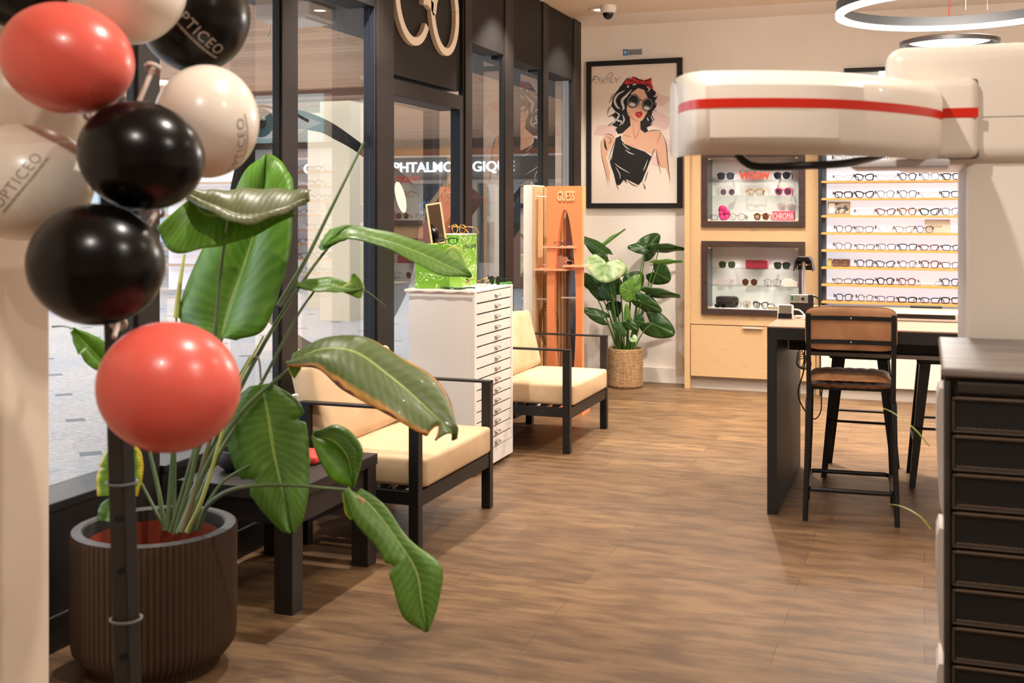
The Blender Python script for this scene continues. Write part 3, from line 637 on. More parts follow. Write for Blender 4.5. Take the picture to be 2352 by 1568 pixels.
rows = {
 0: [('big', 'clear'), ('rect', 'black'), ('panto', 'silver'), ('rect', 'navy'), ('square', 'black'), ('panto', 'brown')],
 1: [('rect', 'clear'), ('cat', 'black'), ('rect', 'clear'), ('panto', 'navy'), ('hex', 'silver'), ('square', 'black')],
 2: [('square', 'black'), ('cat', 'black'), ('hex', 'silver'), ('hex', 'plum'), ('rect', 'clear'), ('square', 'navy')],
 3: [None, ('rect', 'clear'), ('cat', 'maroon'), ('panto', 'tortoise'), ('cat', 'black'), ('hex', 'plum')],
 4: [('panto', 'brown'), ('square', 'brown'), ('round', 'clear'), ('cat', 'gold'), ('panto', 'plum'), None],
 5: [('panto', 'silver'), ('rect', 'brown'), ('square', 'plum'), ('square', 'navy'), ('rect', 'maroon'), ('rect', 'navy')],
 6: [None, ('hex', 'navy'), ('cat', 'navy'), ('panto', 'plum'), ('hex', 'maroon'), ('square', 'plum')],
 7: [('rect', 'brown'), ('rect', 'navy'), ('panto', 'black'), ('panto', 'maroon'), ('rect', 'clear'), ('hex', 'navy')],
 8: [('hex', 'navy'), ('round', 'silver'), ('square', 'plum'), ('rect', 'black'), ('rect', 'navy'), ('square', 'black')]}
ordn = ['leftmost', 'second from left', 'third from left', 'fourth from left', 'fifth from left', 'rightmost visible']
rown = ['topmost shelf', 'second shelf from top', 'third shelf from top', 'fourth shelf from top', 'middle shelf', 'fourth shelf from bottom', 'third shelf from bottom', 'second shelf from bottom', 'bottom shelf']
cdesc = {'black': 'black', 'navy': 'dark blue', 'gold': 'gold', 'silver': 'grey wire', 'maroon': 'dark red', 'tortoise': 'tortoiseshell', 'brown': 'brown', 'clear': 'transparent', 'plum': 'plum', 'honey': 'honey'}
sdesc = {'round': 'round', 'panto': 'rounded', 'square': 'squarish', 'cat': 'cat-eye', 'rect': 'narrow', 'hex': 'angular', 'big': 'oversized'}
for r, L in rows.items():
    for i, g in enumerate(L):
        if not g: continue
        x = -.585+(.148 if r == 4 else .155)*i+random.uniform(-.006, .006)
        th = {'black': .0028, 'tortoise': .003, 'navy': .0024, 'maroon': .0024}.get(g[1], .0018)
        put((g[0], g[1], 'clear', th, True), (x, SY+.035, SH_Z[r]+.0072), '%s %s eyeglasses, %s, %s of lit wall' % (cdesc[g[1]], sdesc[g[0]], ordn[i], rown[r]), 'eyeglasses on the backlit shelves', rz=random.uniform(-.1, .1), sc=1.05)
# cards, boxes on shelves
cx = ony(1927, 480, SY+.05).x; t = thing('display_card', 'framed photo card at the left end of a lit shelf', 'display card', (cx, SY+.05, SH_Z[3]+.0072))
z = SH_Z[3]+.0072; MB().box(cx-.085, cx+.085, SY+.05, SY+.062, z, z+.105).build('card_frame', mat('tan card frame', (176, 150, 110), .5), t)
MB().box(cx-.03, cx+.072, SY+.047, SY+.0495, z+.014, z+.092).build('photo', noisy('grey photo', (70, 64, 62), (190, 176, 160), (30, 30, 30), lo=.45, hi=.55), t)
MB().box(cx-.075, cx-.031, SY+.047, SY+.0495, z+.014, z+.092).build('pale_strip', white_lacq, t)
text_mb('VALENTINO', .014, lambda x, y, d: Vector((cx-.0+x, SY+.0465-d, z+.05+y)), .0006).build('lettering', ink, t)
cx = ony(2150, 520, SY+.05).x; t = thing('brand_box', 'beige box with gold lettering at the right of a lit shelf', 'display box', (cx, SY+.05, SH_Z[4]+.0072)); z = SH_Z[4]+.0072
MB().rbox(cx-.082, cx+.10, SY+.05, SY+.09, z, z+.10, .003).build('box_body', mat('beige box', (196, 180, 162), .5), t)
text_mb('Chloe', .034, lambda x, y, d: Vector((cx-.0+x, SY+.0495-d, z+.042+y)), .0008).build('lettering', fmat('gold', *FC['gold']), t)
cx = ony(1927, 600, SY+.06).x; z = SH_Z[6]+.0072
tag(MB().rbox(cx-.05, cx+.082, SY+.08, SY+.115, z, z+.058, .006).build('glasses_case', mat('taupe case', (146, 120, 100), .6)), 'taupe glasses case at the left end of a lower lit shelf', 'glasses case')
put(('hex', 'maroon', 'clear', .002, False), (cx+.012, SY+.04, z), 'dark red eyeglasses leaning before the taupe case', 'eyeglasses on the backlit shelves')
tag(MB().rbox(cx-.085, cx-.055, SY+.05, SY+.10, z, z+.052, .003).rbox(cx-.082, cx-.056, SY+.055, SY+.095, z+.052, z+.062, .003).build('small_box', mat('olive box', (186, 164, 100), .6)), 'small olive and gold box beside the taupe case', 'box')
# ================================================================ wood cabinet with two showcases
CY = 9.25
wc = thing('wood_cabinet', 'tall pale oak cabinet with two glazed showcases and a drawer', 'cabinet', (-1.8, CY, 0))
X = lambda u: ony(u, 500, CY).x
bd = MB(); cx0, cx1 = -1.800, -.775
up = (-1.706, -.887, 1.323, 1.93); lo = (-1.706, -.887, .613, 1.209)
bd.box(cx0, up[0]+.02, CY, 9.26+.01, .53, 2.03); bd.box(up[1]-.02, cx1, CY, 9.27, .53, 2.03)
bd.box(up[0]+.02, up[1]-.02, CY, 9.27, up[3]-.02, 2.03); bd.box(up[0]+.02, up[1]-.02, CY, 9.27, lo[3]-.02, up[2]+.02); bd.box(up[0]+.02, up[1]-.02, CY, 9.27, .53, lo[2]+.02)
bd.box(cx0, cx1, 9.478, 9.495, .1, 2.03); bd.box(cx0, cx1, 9.27, 9.478, 2.0, 2.03); bd.box(cx0, cx1, 9.27, 9.478, .52, .54)
bd.build('body', oak, wc)
MB().box(-1.845, -1.800, CY-.02, 9.497, 0, 2.05).build('side_panel', oak, wc, bevel=.002)
MB().box(-.80, -.776, CY-.006, 9.497, 0, 2.05).build('side_panel', oak, wc, bevel=.002)
MB().rbox(cx0+.004, -.805, CY-.002, CY+.2, .105, .522, .002).build('drawer_front', oak, wc)
dr = MB().box(-1.372, -1.215, CY-.028, CY-.0025, .508, .520).build('drawer_pull', mat('pale steel', (226, 222, 216), .3, metal=.4), wc)
MB().box(cx0, -.80, CY+.04, CY+.2, 0, .10).build('plinth', mat('grey plinth', (176, 164, 152), .5), wc)
dark_wood = noisy('dark walnut frame', (50, 34, 28), (66, 46, 38), (4, 4, 40), rough=.45)
slab_white = mat('showcase lining', (214, 206, 204), .6)
def showcase(b, zs, nm):
    x0, x1, z0, z1 = b; w = .047
    fr = MB(); fr.box(x0, x1, CY-.025, CY+.0, z0, z0+w); fr.box(x0, x1, CY-.025, CY, z1-w, z1); fr.box(x0, x0+w, CY-.025, CY, z0+w, z1-w); fr.box(x1-w, x1, CY-.025, CY, z0+w, z1-w)
    fr.build('showcase_frame', dark_wood, wc, bevel=.002)
    ix0, ix1, iz0, iz1 = x0+w-.004, x1-w+.004, z0+w-.004, z1-w+.004
    li = MB(); li.box(ix0, ix1, 9.46, 9.476, iz0, iz1); li.box(ix0, ix1, 9.272, 9.46, iz0, iz0+.006); li.box(ix0, ix1, 9.272, 9.46, iz1-.006, iz1)
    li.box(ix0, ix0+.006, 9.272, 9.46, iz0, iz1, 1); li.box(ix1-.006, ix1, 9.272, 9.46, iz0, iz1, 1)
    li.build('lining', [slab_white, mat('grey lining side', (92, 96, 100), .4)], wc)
    for z in zs: MB().box(ix0+.007, ix1-.007, 9.275, 9.458, z-.004, z).build('glass_shelf', glass('green glass shelf', (.93, .98, .96, 1), 1.5, 1.0), wc)
    xm = -1.295
    for a, c, y in ((ix0+.004, xm, CY+.003), (xm, ix1-.004, CY+.003)): MB().box(a+.001, c-.001, y, y+.005, iz0+.004, iz1-.004).build('glass_door', clear_mat, wc)
    for a, zc in ((ix0+.02, iz0+.012), (ix1-.02, iz0+.012), (ix0+.02, iz1-.012), (ix1-.02, iz1-.012)): MB().rbox(a-.014, a+.014, CY-.006, CY+.002, zc-.009, zc+.009, .002).build('hinge', mat('brass hinge', (214, 196, 160), .4, metal=.4), wc)
    MB().lathe([(.0005, 0), (.011, 0), (.012, .003), (.006, .005), (.0005, .005)], (xm, CY-.006, z0-.022 if nm else z0-.022), 20, ax=(Vector((1, 0, 0)), Vector((0, 0, 1)), Vector((0, 1, 0)))).build('lock', mat('steel lock', (196, 180, 160), .3, metal=.6), wc)
    for xx in (ix0+.2, ix1-.2):
        l = lamp('showcase_lamp', 'SPOT', (xx, 9.33, iz1-.012), 4.2, (1, .92, .88), wc, spot_size=math.radians(110), spot_blend=.9, shadow_soft_size=.012)
showcase(up, (1.577, 1.706), 0); showcase(lo, (.846, .985), 1)
Yc = 9.33
def xs(u): return ony(u, 500, Yc).x
U1, U2, U3 = 1.7065, 1.5775, 1.376; L1, L2, L3 = .9855, .8465, .666
sg_ = 'sunglasses in the showcases'; eg_ = 'eyeglasses in the showcases'
def P_(sh, c, l, th, u, z, lab, grp, rz=0, y=Yc, sc=1.1, tilt=0): return put((sh, c, l, th, False), (xs(u), y, z), lab, grp, rz, sc, tilt)
P_('hex', 'navy', 'smoke', .002, 1667, U1, 'dark blue angular sunglasses left of the red letters', sg_, .15)
P_('panto', 'black', 'grey', .0028, 1796, U1, 'thick black sunglasses right of the red letters', sg_, -.2)
P_('round', 'maroon', 'clear', .0013, 1714, U1+.03, 'round thin eyeglasses raised behind the red letters', eg_, 0, 9.40)
P_('round', 'blush', 'smoke', .0013, 1671, U2, 'pale pink sunglasses with grey lenses on the upper showcase middle shelf', sg_, .35)
P_('square', 'honey', 'clear', .0028, 1734, U2, 'honey tortoiseshell eyeglasses in the middle of the upper showcase', eg_)
P_('panto', 'pink', 'smoke', .003, 1799, U2, 'bright pink rounded sunglasses in the upper showcase', sg_, -.1)
P_('panto', 'maroon', 'clear', .0015, 1693, U3, 'dark red eyeglasses beside the magenta flower', eg_)
P_('round', 'tortoise', 'brown', .003, 1749, U3, 'round tortoiseshell sunglasses beside the pink word box', sg_, -.15)
P_('rect', 'black', 'clear', .0015, 1649, U3, 'thin black eyeglasses in the bottom left corner of the upper showcase', eg_, .3, 9.38)
P_('hex', 'gold', 'green', .0013, 1670, L1, 'gold sunglasses with green lenses, top left of the lower showcase', sg_, .15)
P_('big', 'black', 'green', .0034, 1796, L1, 'chunky black square sunglasses with green lenses', sg_, 0, Yc, .88)
P_('panto', 'rose', 'clear', .0013, 1667, L2, 'thin rose eyeglasses left in the lower showcase', eg_, .3, Yc, 1.05)
P_('round', 'gold', 'brown', .0013, 1722, L2, 'round gold sunglasses with brown lenses in the lower showcase', sg_, .1)
P_('big', 'maroon', 'clear', .0014, 1774, L2, 'large dark red eyeglasses beside the blush pink case', eg_, 0, Yc, .95)
P_('rect', 'black', 'grey', .002, 1657, L3, 'low black sunglasses before the black soft case', sg_, .1, 9.28, .7)
P_('hex', 'gold', 'clear', .0013, 1706, L3, 'thin gold eyeglasses beside the black soft case', eg_, .4, 9.30)
P_('cat', 'black', 'clear', .0028, 1748, L3, 'black cat-eye eyeglasses tilted at the bottom of the lower showcase', eg_, -.5, 9.31)
P_('rect', 'rose', 'clear', .0013, 1812, U3+.078, 'thin rose eyeglasses lying on top of the pink word box', eg_, 0, 9.345)
# red letters
x0 = xs(1733); wt = thing('red_word', 'red standing letters reading WOOW in the upper showcase', 'letters', (x0, 9.32, U1))
off = 0
tm = text_mb('WOOW', .075, lambda x, y, d: Vector((x, y, d)), .02, space=.93, bold=.004)
xx = [p.x for p in tm.v]; yy = [p.y for p in tm.v]; s1 = .245/(max(xx)-min(xx)); s2 = .062/(max(yy)-min(yy))
tm.v = [Vector((x0+(p.x)*s1, 9.32+.02-p.z, U1+(p.y-min(yy))*s2)) for p in tm.v]
tm.build('letters', mat('coral red letters', (222, 84, 66), .4), wt)
# pink word box
x0, x1 = xs(1775), xs(1825); t = thing('word_box', 'pink box with pale letters reading CHROMA in the upper showcase', 'display box', ((x0+x1)/2, 9.33, U3))
MB().rbox(x0, x1, 9.30, 9.38, U3, U3+.074, .002).build('box_body', mat('rose red box', (214, 74, 92), .45), t)
tm = text_mb('CHROMA', .06, lambda x, y, d: Vector((x, y, d)), .001); xx = [p.x for p in tm.v]; yy = [p.y for p in tm.v]
tm.v = [Vector(((x0+x1)/2+p.x*(x1-x0)*.93/(max(xx)-min(xx)), 9.2995-p.z, U3+.008+(p.y-min(yy))*.054/(max(yy)-min(yy)))) for p in tm.v]
tm.build('lettering', mat('pale pink letters', (244, 214, 206), .5), t)
# flower
c = Vector((xs(1664), 9.33, U3+.05)); fl_ = thing('orchid_flower', 'magenta artificial orchid flower in the upper showcase', 'flower', (c.x, c.y, U3))
mg = mat('magenta petal', (206, 40, 110), .5)
for a, l, w2 in ((.5, .05, .03), (1.9, .075, .036), (2.9, .045, .03), (4.1, .05, .026), (5.3, .05, .028)):
    P = []
    for i in range(9):
        row = []
        for j in range(7):
            s = i/8; q = (j/6-.5)*2; r = l*s; ww = w2*math.sin(PI*min(1, s*.8+.08))
            row.append(c+Vector((math.cos(a)*r-math.sin(a)*q*ww, -.02*math.sin(s*2)+.012*q*q, math.sin(a)*r+math.cos(a)*q*ww)))
        P.append(row)
    MB().grid(P).build('petal', mg, fl_, smooth='all', solid=.0012)
MB().lathe([(.0005, -.008), (.008, -.004), (.01, .003), (.0005, .01)], c+Vector((0, -.012, 0)), 12).build('flower_centre', mat('dark centre', (70, 16, 40), .5), fl_, smooth=True)
MB().tube(cr([c, c+Vector((.004, .01, -.02)), Vector((c.x+.01, c.y, U3+.001))], 8), .003, 6).build('flower_stem', mat('stem dark', (60, 70, 40), .6), fl_)
# cases and small things
x0, x1 = xs(1713), xs(1763); tag(MB().rbox(x0, x1, 9.32, 9.39, L1, L1+.068, .004).box(x0+.004, x1-.004, 9.317, 9.3205, L1+.004, L1+.024).build('glasses_case', mat('burgundy case', (140, 30, 48), .45)), 'burgundy rectangular glasses case in the lower showcase', 'glasses case')
x0, x1 = xs(1795), xs(1833); cs = thing('glasses_case', 'blush pink folded glasses case at the right of the lower showcase', 'glasses case', ((x0+x1)/2, 9.34, L2))
MB().prism([(x0, .02), (x0+.02, .062), (x1-.05, .062), (x1, .03), (x1, 0), (x0+.02, 0)], lambda x, z, d: Vector((x, 9.31+d, L2+z)), .06).build('case_body', mat('blush case', (236, 206, 194), .5), cs, bevel=.003)
for xx in (x0+.035, x0+.075): MB().prism([(xx, .063), (xx+.014, .063), (xx+.012, .088)], lambda x, z, d: Vector((x, 9.33+d, L2+z)), .02).build('flap', mat('blush case', None), cs)
x0, x1 = xs(1643), xs(1694); sc = thing('glasses_case', 'black soft glasses case in the lower showcase', 'glasses case', ((x0+x1)/2, 9.37, L3))
MB().rbox(x0, x1, 9.34, 9.42, L3, L3+.088, .028).build('pouch', mat('black pouch', (18, 17, 20), .5), sc)
MB().rbox(x0+.004, x1-.004, 9.333, 9.343, L3+.04, L3+.085, .01).build('flap', mat('black pouch flap', (26, 25, 28), .45), sc)
tag(MB().rbox(xs(1765), xs(1788), 9.30, 9.33, L3, L3+.013, .003).build('wood_block', noisy('carved wood', (120, 80, 50), (190, 150, 110), (60, 60, 60))), 'tiny carved wooden block at the bottom of the lower showcase', 'block')
for u, z, w2 in ((1717, U3, 'upper'), (1741, U3, 'upper'), (1718, L3, 'lower'), (1742, L3, 'lower')):
    x = xs(u); k_ = thing('round_knob', 'round metal knob standing %s of the middle line in the %s showcase' % ('left' if u < 1730 else 'right', w2), 'knob', (x, 9.275+.006, z))
    MB().lathe([(.0005, -.004), (.013, -.004), (.015, 0), (.013, .004), (.006, .006), (.0005, .006)], (x, 9.281, z+.028), 20, ax=(Vector((1, 0, 0)), Vector((0, 0, 1)), Vector((0, -1, 0)))).build('dial', mat('beige metal', (176, 160, 136), .35, metal=.5), k_, smooth=True)
    MB().tube([(x, 9.281, z+.015), (x, 9.281, z+.001)], .003, 8).build('foot', chrome, k_)
# ================================================================ high table and what stands on it
TX0, TX1, TY0, TY1 = -.708, 1.5, 5.54, 6.86
ht = thing('high_table', 'high counter table with brown wood top and black slab leg', 'table', (0, TY0, 0))
top_m = noisy('walnut laminate', (158, 124, 98), (178, 146, 120), (2, 30, 2), rough=.4)
blk = mat('black laminate', (24, 24, 25), .5)
MB().box(TX0, TX1, TY0, TY1, .894, .90).build('table_top', top_m, ht)
MB().box(TX0, TX1, TY0, TY1, .838, .894).build('top_edge', blk, ht)
MB().box(TX0, TX0+.046, TY0, 6.64, 0, .838).build('side_leg', blk, ht, bevel=.001)
MB().box(TX1-.046, TX1, TY0, TY1, 0, .838).build('side_leg', blk, ht, bevel=.001)
MB().box(TX0+.05, TX1-.05, 6.02, 6.06, .735, .838).build('apron', mat('dark apron', (17, 16, 16), .6), ht)
MB().box(TX0+.15, TX1-.05, 5.98, 6.02, .715, .735).build('cable_rail', mat('aluminium rail', (150, 144, 140), .4, metal=.5), ht)
# coiled grey cable and black cables under the table
gc = thing('cable_coil', 'grey cable coiled and hanging under the left end of the high table', 'cable', (-.5, 5.9, .72))
for k in range(5):
    P = []; c0 = at(1839, 822, 6.0)
    for i in range(20): t = 2*PI*i/20; P.append(c0+Vector((math.cos(t)*(.018+.005*k)+.004*k, .006*k-.012, math.sin(t)*(.045-.004*k)-.008*k)))
    MB().tube(P, .0025, 5, closed=True).build('cable_loop', mat('grey cable', (150, 142, 134), .5), gc, smooth=True)
MB().tube(cr([at(1840, 800, 6.0), at(1844, 780, 6.0), at(1850, 762, 6.0)], 8), .003, 5).build('cable_end', mat('grey cable', None), gc)
tag(MB().tube(cr([at(1849, 790, 5.98), at(1846, 850, 6), at(1833, 900, 6), at(1844, 935, 6), at(1868, 962, 6), at(1885, 945, 6), at(1888, 900, 6), at(1900, 870, 6.05), at(1938, 878, 6.1)], 50), .0035, 6).build('power_cable', mat('black cable', (16, 16, 17), .5)), 'black power cable looping down under the high table', 'cable')
# frame warmer lamp
q = onz(1846, 722, .90); fw = thing('desk_lamp', 'bench lamp with silver pole, black hood and grey vented power box', 'lamp', tuple(q)); D0 = (q-Vector((0, 0, .9))).length
Dq = q.x*-SA+q.y*CA
zz = lambda v: at(1848, v, Dq).z; xx_ = lambda u: at(u, 650, Dq).x
MB().rbox(q.x-.06, q.x+.075, q.y-.05, q.y+.08, .9003, .93, .006).build('base', blk, fw)
MB().tube([(q.x, q.y, .93), (q.x, q.y, zz(597))], .0105, 16).build('pole', mat('brushed silver', (206, 206, 214), .3, metal=.7), fw, smooth=True)
hd = MB(); P = [(-.052, 0), (-.042, .055), (-.028, .075), (.028, .075), (.042, .055), (.052, 0), (.046, 0), (.036, .05), (-.036, .05), (-.046, 0)]
hz = zz(622); hd.prism([(x, z) for x, z in P], lambda x, z, d: Vector((q.x+x, q.y-.035+d, hz+z)), .13); hd.box(q.x-.04, q.x+.04, q.y+.09, q.y+.095, hz, hz+.06)
hd.build('hood', mat('black hood', (18, 18, 19), .35), fw, bevel=.003)
MB().lathe([(.0005, 0), (.034, .002), (.037, .012), (.03, .02), (.0005, .022)], (q.x, q.y+.06, hz+.025), 24).build('reflector', mat('reflector', (226, 200, 184), .2, metal=.7), fw, smooth=True)
b0, b1 = xx_(1815), xx_(1873); z0, z1 = zz(694), zz(675)
MB().rbox(b0, b1, q.y-.055, q.y-.012, z0, z1, .004).build('power_box', mat('light grey box', (176, 172, 166), .4), fw)
MB().prism([(b0+.002, z0), (b1-.002, z0), (b1-.014, z0-.045), (b0+.014, z0-.045)], lambda x, z, d: Vector((x, q.y-.045+d, z)), .035).build('lower_shell', blk, fw, bevel=.002)
sw = MB().rbox(b0+.008, b0+.02, q.y-.058, q.y-.0553, z0+.012, z1-.008, .001).build('switch', mat('green switch', (30, 120, 76), .4), fw)
for i in range(8):
    x = b0+.028+.0055*i+(.014 if i > 4 else 0); MB().box(x, x+.0018, q.y-.0562, q.y-.0553, z0+.008, z1-.005).build('vent', mat('green vent', (60, 110, 84), .6), fw)
MB().lathe([(.0005, 0), (.0085, 0), (.0085, .008), (.0005, .009)], (q.x, q.y-.0553, (z0+z1)/2), 20, ax=(Vector((1, 0, 0)), Vector((0, 0, 1)), Vector((0, -1, 0)))).build('knob', ink, fw, smooth=True)
MB().rbox(b1-.03, b1-.002, q.y-.075, q.y-.0553, z0+.002, z1+.002, .004).build('plug', mat('black plug', (24, 24, 25), .4), fw)
MB().tube(cr([Vector((b1-.008, q.y-.066, z1-.006)), Vector((b1+.018, q.y-.066, z1-.012)), Vector((b1+.028, q.y-.05, z0)), Vector((b1+.018, q.y-.02, z0-.03)), Vector((b1, q.y, z0-.052))], 20), .005, 8).build('cord', mat('black plug', None), fw, smooth=True)
# terminal
q = onz(1803, 733, .90); tt = thing('customer_terminal', 'small white framed screen with black front on the high table corner', 'device', tuple(q))
M = Matrix.Translation(q) @ Matrix.Rotation(math.radians(-14), 4, 'X')
mb = MB().rbox(-.040, .040, 0, .028, .0, .078, .008).xf(M); mb.build('device_body', mat('device white', (226, 224, 222), .35), tt)
MB().box(-.031, .031, -.002, 0, .030, .071).xf(M).build('screen', mat('device screen', (120, 114, 100), .15), tt)
MB().box(-.034, .034, -.0025, 0, .004, .029).xf(M).build('front_panel', mat('gloss black', (12, 12, 14), .15), tt)
tag(MB().tube(cr([q+Vector((.035, .03, .05)), q+Vector((.07, .03, .045)), q+Vector((.095, .02, .02)), q+Vector((.10, .01, .006)), q+Vector((.08, -.01, .006))], 20), .004, 6).build('white_cable', white_lacq), 'white cable curving beside the small terminal', 'cable')
q2 = onz(1835, 731, .90); tag(MB().rbox(q2.x-.02, q2.x+.025, q2.y-.012, q2.y+.012, .9003, .916, .005).build('charger_plug', mat('cream plug', (230, 220, 205), .5)), 'cream charger plug lying beside the white cable', 'plug')
q2 = onz(1925, 712, .90); mo = thing('folded_glasses', 'folded dark glasses lying on the high table behind the stool', 'glasses', tuple(q2))
MB().tube(cr([q2+Vector(p) for p in ((-.05, 0, .008), (-.03, -.01, .018), (0, -.012, .02), (.03, -.006, .016), (.05, .01, .008))], 16), .006, 6).build('frame', ink, mo, smooth=True)
a = onz(2060, 737, .9); b = onz(2185, 745, .9)
sc_ = thing('white_screen', 'long low white device with black slot on the high table', 'device', ((a.x+b.x)/2, a.y, .9))
MB().rbox(a.x-.02, b.x+.1, a.y-.0, a.y+.12, .9003, .945, .008).build('casing', white_lacq, sc_)
MB().box(a.x+.0, b.x+.02, a.y-.0015, a.y+.0, .915, .936).build('slot', mat('gloss black', None), sc_)
q2 = onz(2125, 707, .9); tag(MB().rbox(q2.x-.08, q2.x+.09, q2.y-.03, q2.y+.03, .9003, .912, .003).build('tablet', blk), 'flat dark tablet at the far side of the high table', 'tablet')
# ================================================================ leather bar stool
leather = noisy('worn tan leather', (150, 98, 62), (196, 146, 104), (7, 7, 7), rough=.42, lo=.3, hi=.7, coat=.1, bump=.05)
sx, sy, hw = -.335, 5.70, .195
bs = thing('bar_stool', 'bar stool with tan leather seat and backrest on black tube frame', 'stool', (sx, sy, 0), rz=math.radians(4)); M = bs.matrix_basis
def L(x, y, z): return M @ Vector((x, y, z))
def bl(mb, name, m, **k): mb.xf(M); return mb.build(name, m, bs, **k)
for s in (-1, 1):
    bl(MB().tube([(s*.205, -.20, .0), (s*.195, -.195, .35), (s*.192, -.19, .56), (s*.18, -.12, .60)], .0125, 10), 'leg', black_metal, smooth=True)
    bl(MB().tube([(s*.205, .20, .0), (s*.19, .185, .35), (s*.185, .17, .56), (s*.18, .12, .60)], .0125, 10), 'leg', black_metal, smooth=True)
ring = cr([(-.17, -.205, .15), (.17, -.205, .15)], 3)+cr([(.19, -.185, .15), (.19, .17, .15)], 3)+cr([(.17, .195, .15), (-.17, .195, .15)], 3)+cr([(-.19, .17, .15), (-.19, -.185, .15)], 3)
bl(MB().tube(ring, .011, 10, closed=True), 'footrest', black_metal, smooth=True)
P = []
for i in range(33):
    row = []; x = -.185+.37*i/32
    for j in range(15):
        y = -.18+.36*j/14; e = (1-abs(x/.187)**6)*(1-abs(y/.182)**6); rib = .006*abs(math.sin(PI*(i/32)*7))**.5
        row.append(Vector((x, y, .650+max(e, 0)**.5*(.028+rib))))
    P.append(row)
st_ = MB().grid(P); B = [[Vector((p.x, p.y, .650-(p.z-.650)*.9-.004)) for p in r] for r in P]; st_.grid(B)
bl(st_, 'seat', leather, smooth='all')
bl(MB().bar((-.18, -.1, .612), (.18, -.1, .612), .02, .016).bar((-.18, .1, .612), (.18, .1, .612), .02, .016), 'seat_rail', black_metal)
P = []; Q = []
for i in range(41):
    a = (i/40-.5)*2; x = a*.205; yb = -.215-.02*(1-a*a)*-1; row = []; r2 = []
    for j in range(17):
        q = (j/16-.5)*2; z = .905+q*.100*(1-.16*abs(a)**8); x = a*.205*(1-.05*abs(q)**6); e = max(0, 1-abs(a)**8)*max(0, 1-abs(q)**6)
        rib = .004*abs(math.sin(PI*i/40*8))**.4
        row.append(Vector((x, yb-.006-e**.5*.010, z))); r2.append(Vector((x, yb+.006+e**.5*(.012+rib), z+.003)))
    P.append(row); Q.append(r2)
bk = MB().grid(P).grid(Q); bl(bk, 'backrest', leather, smooth='all')
for zb in (.845, .955):
    c = cr([(-.185, -.236, zb), (-.09, -.222, zb), (0, -.218, zb), (.09, -.222, zb), (.185, -.236, zb)], 16)
    mb = MB()
    for i in range(15): mb.bar(c[i], c[i+1]+(c[i+1]-c[i])*.05, .02, .006, up=(0, 1, 0))
    bl(mb, 'back_band', black_metal)
for s in (-1, 1): bl(MB().bar((s*.188, -.19, .56), (s*.19, -.236, .975), .022, .010, up=(0, 1, 0)), 'back_post', black_metal)
for x, zb in ((-.14, .955), (0, .955), (.14, .955), (0, .845), (-.14, .845), (.14, .845)): bl(MB().lathe([(.0005, .003), (.004, .002), (.005, 0)], (x, -.228, zb), 10, ax=(Vector((1, 0, 0)), Vector((0, 0, 1)), Vector((0, -1, 0)))), 'rivet', chrome)
# black metal stools
def metal_stool(cx, cy, lab, rz=0):
    t = thing('metal_stool', lab, 'stool', (cx, cy, 0), 'black metal high stools behind the counter table', rz); M = t.matrix_basis
    def bb(mb, name, **k): mb.xf(M); return mb.build(name, black_metal, t, **k)
    bb(MB().rbox(-.16, .16, -.16, .16, .645, .675, .012), 'seat')
    for a, b in ((-1, -1), (1, -1), (1, 1), (-1, 1)):
        mb = MB(); n_ = 9; vs = []
        for i in range(n_):
            s = i/(n_-1); h = .65*(1-s); x = a*(.145+.055*s); y = b*(.145+.055*s); w = .056-.026*s
            vs += [Vector((x, y, h)), Vector((x-a*w, y, h)), Vector((x-a*w, y-b*.004, h)), Vector((x-a*.004, y-b*.004, h)), Vector((x-a*.004, y-b*w, h)), Vector((x, y-b*w, h))]
        fs = [(i*6+j, i*6+(j+1) % 6, (i+1)*6+(j+1) % 6, (i+1)*6+j) for i in range(n_-1) for j in range(6)]+[tuple(range(6)), tuple(range((n_-1)*6, n_*6))]
        mb.add(vs, fs); bb(mb, 'leg')
    for y in (-.18, .18): bb(MB().tube([(-.17, y, .31), (.17, y, .31)], .007, 8), 'cross_rod', smooth=True)
    for x in (-.175, .175): bb(MB().tube([(x, -.17, .24), (x, .17, .24)], .007, 8), 'cross_rod', smooth=True)
    return t
metal_stool(-.33, 6.60, 'black metal high stool seen between the legs of the leather stool')
metal_stool(.115, 6.53, 'black metal high stool partly hidden behind the dark drawer chest', .05)
# ================================================================ armchairs
cushion_m = noisy('beige suede cushion', (192, 160, 122), (210, 180, 144), (5, 5, 5), rough=.75, bump=.03, detail=6)
pipe_m = mat('cushion piping', (176, 140, 100), .7)
def pillow(mb, x0, x1, y0, y1, z0, z1, r=.024, puff=.013, n=22):
    """boxy cushion with soft crowned faces"""
    cx, cy, cz = (x0+x1)/2, (y0+y1)/2, (z0+z1)/2; hx, hy, hz = (x1-x0)/2, (y1-y0)/2, (z1-z0)/2
    bm = bmesh.new(); bmesh.ops.create_cube(bm, size=2); bmesh.ops.subdivide_edges(bm, edges=bm.edges, cuts=n, use_grid_fill=True)
    for v in bm.verts:
        a, b, c = v.co; p = Vector((a*hx, b*hy, c*hz)); q = Vector((max(-hx+r, min(hx-r, p.x)), max(-hy+r, min(hy-r, p.y)), max(-hz+r*.8, min(hz-r*.8, p.z))))
        d = p-q
        if d.length > 1e-6: p = q+Vector((d.x, d.y, d.z)).normalized()*min(d.length, r)
        p.z += math.copysign(puff, c)*(1-a*a)*(1-b*b)*(abs(c) > .9); p.x += math.copysign(puff*.6, a)*(1-c*c)*(1-b*b)*(abs(a) > .9); p.y += math.copysign(puff*.6, b)*(1-c*c)*(1-a*a)*(abs(b) > .9)
        v.co = p+Vector((cx, cy, cz))
    bm.verts.index_update(); mb.add([v.co for v in bm.verts], [[v.index for v in f.verts] for f in bm.faces]); bm.free(); return mb
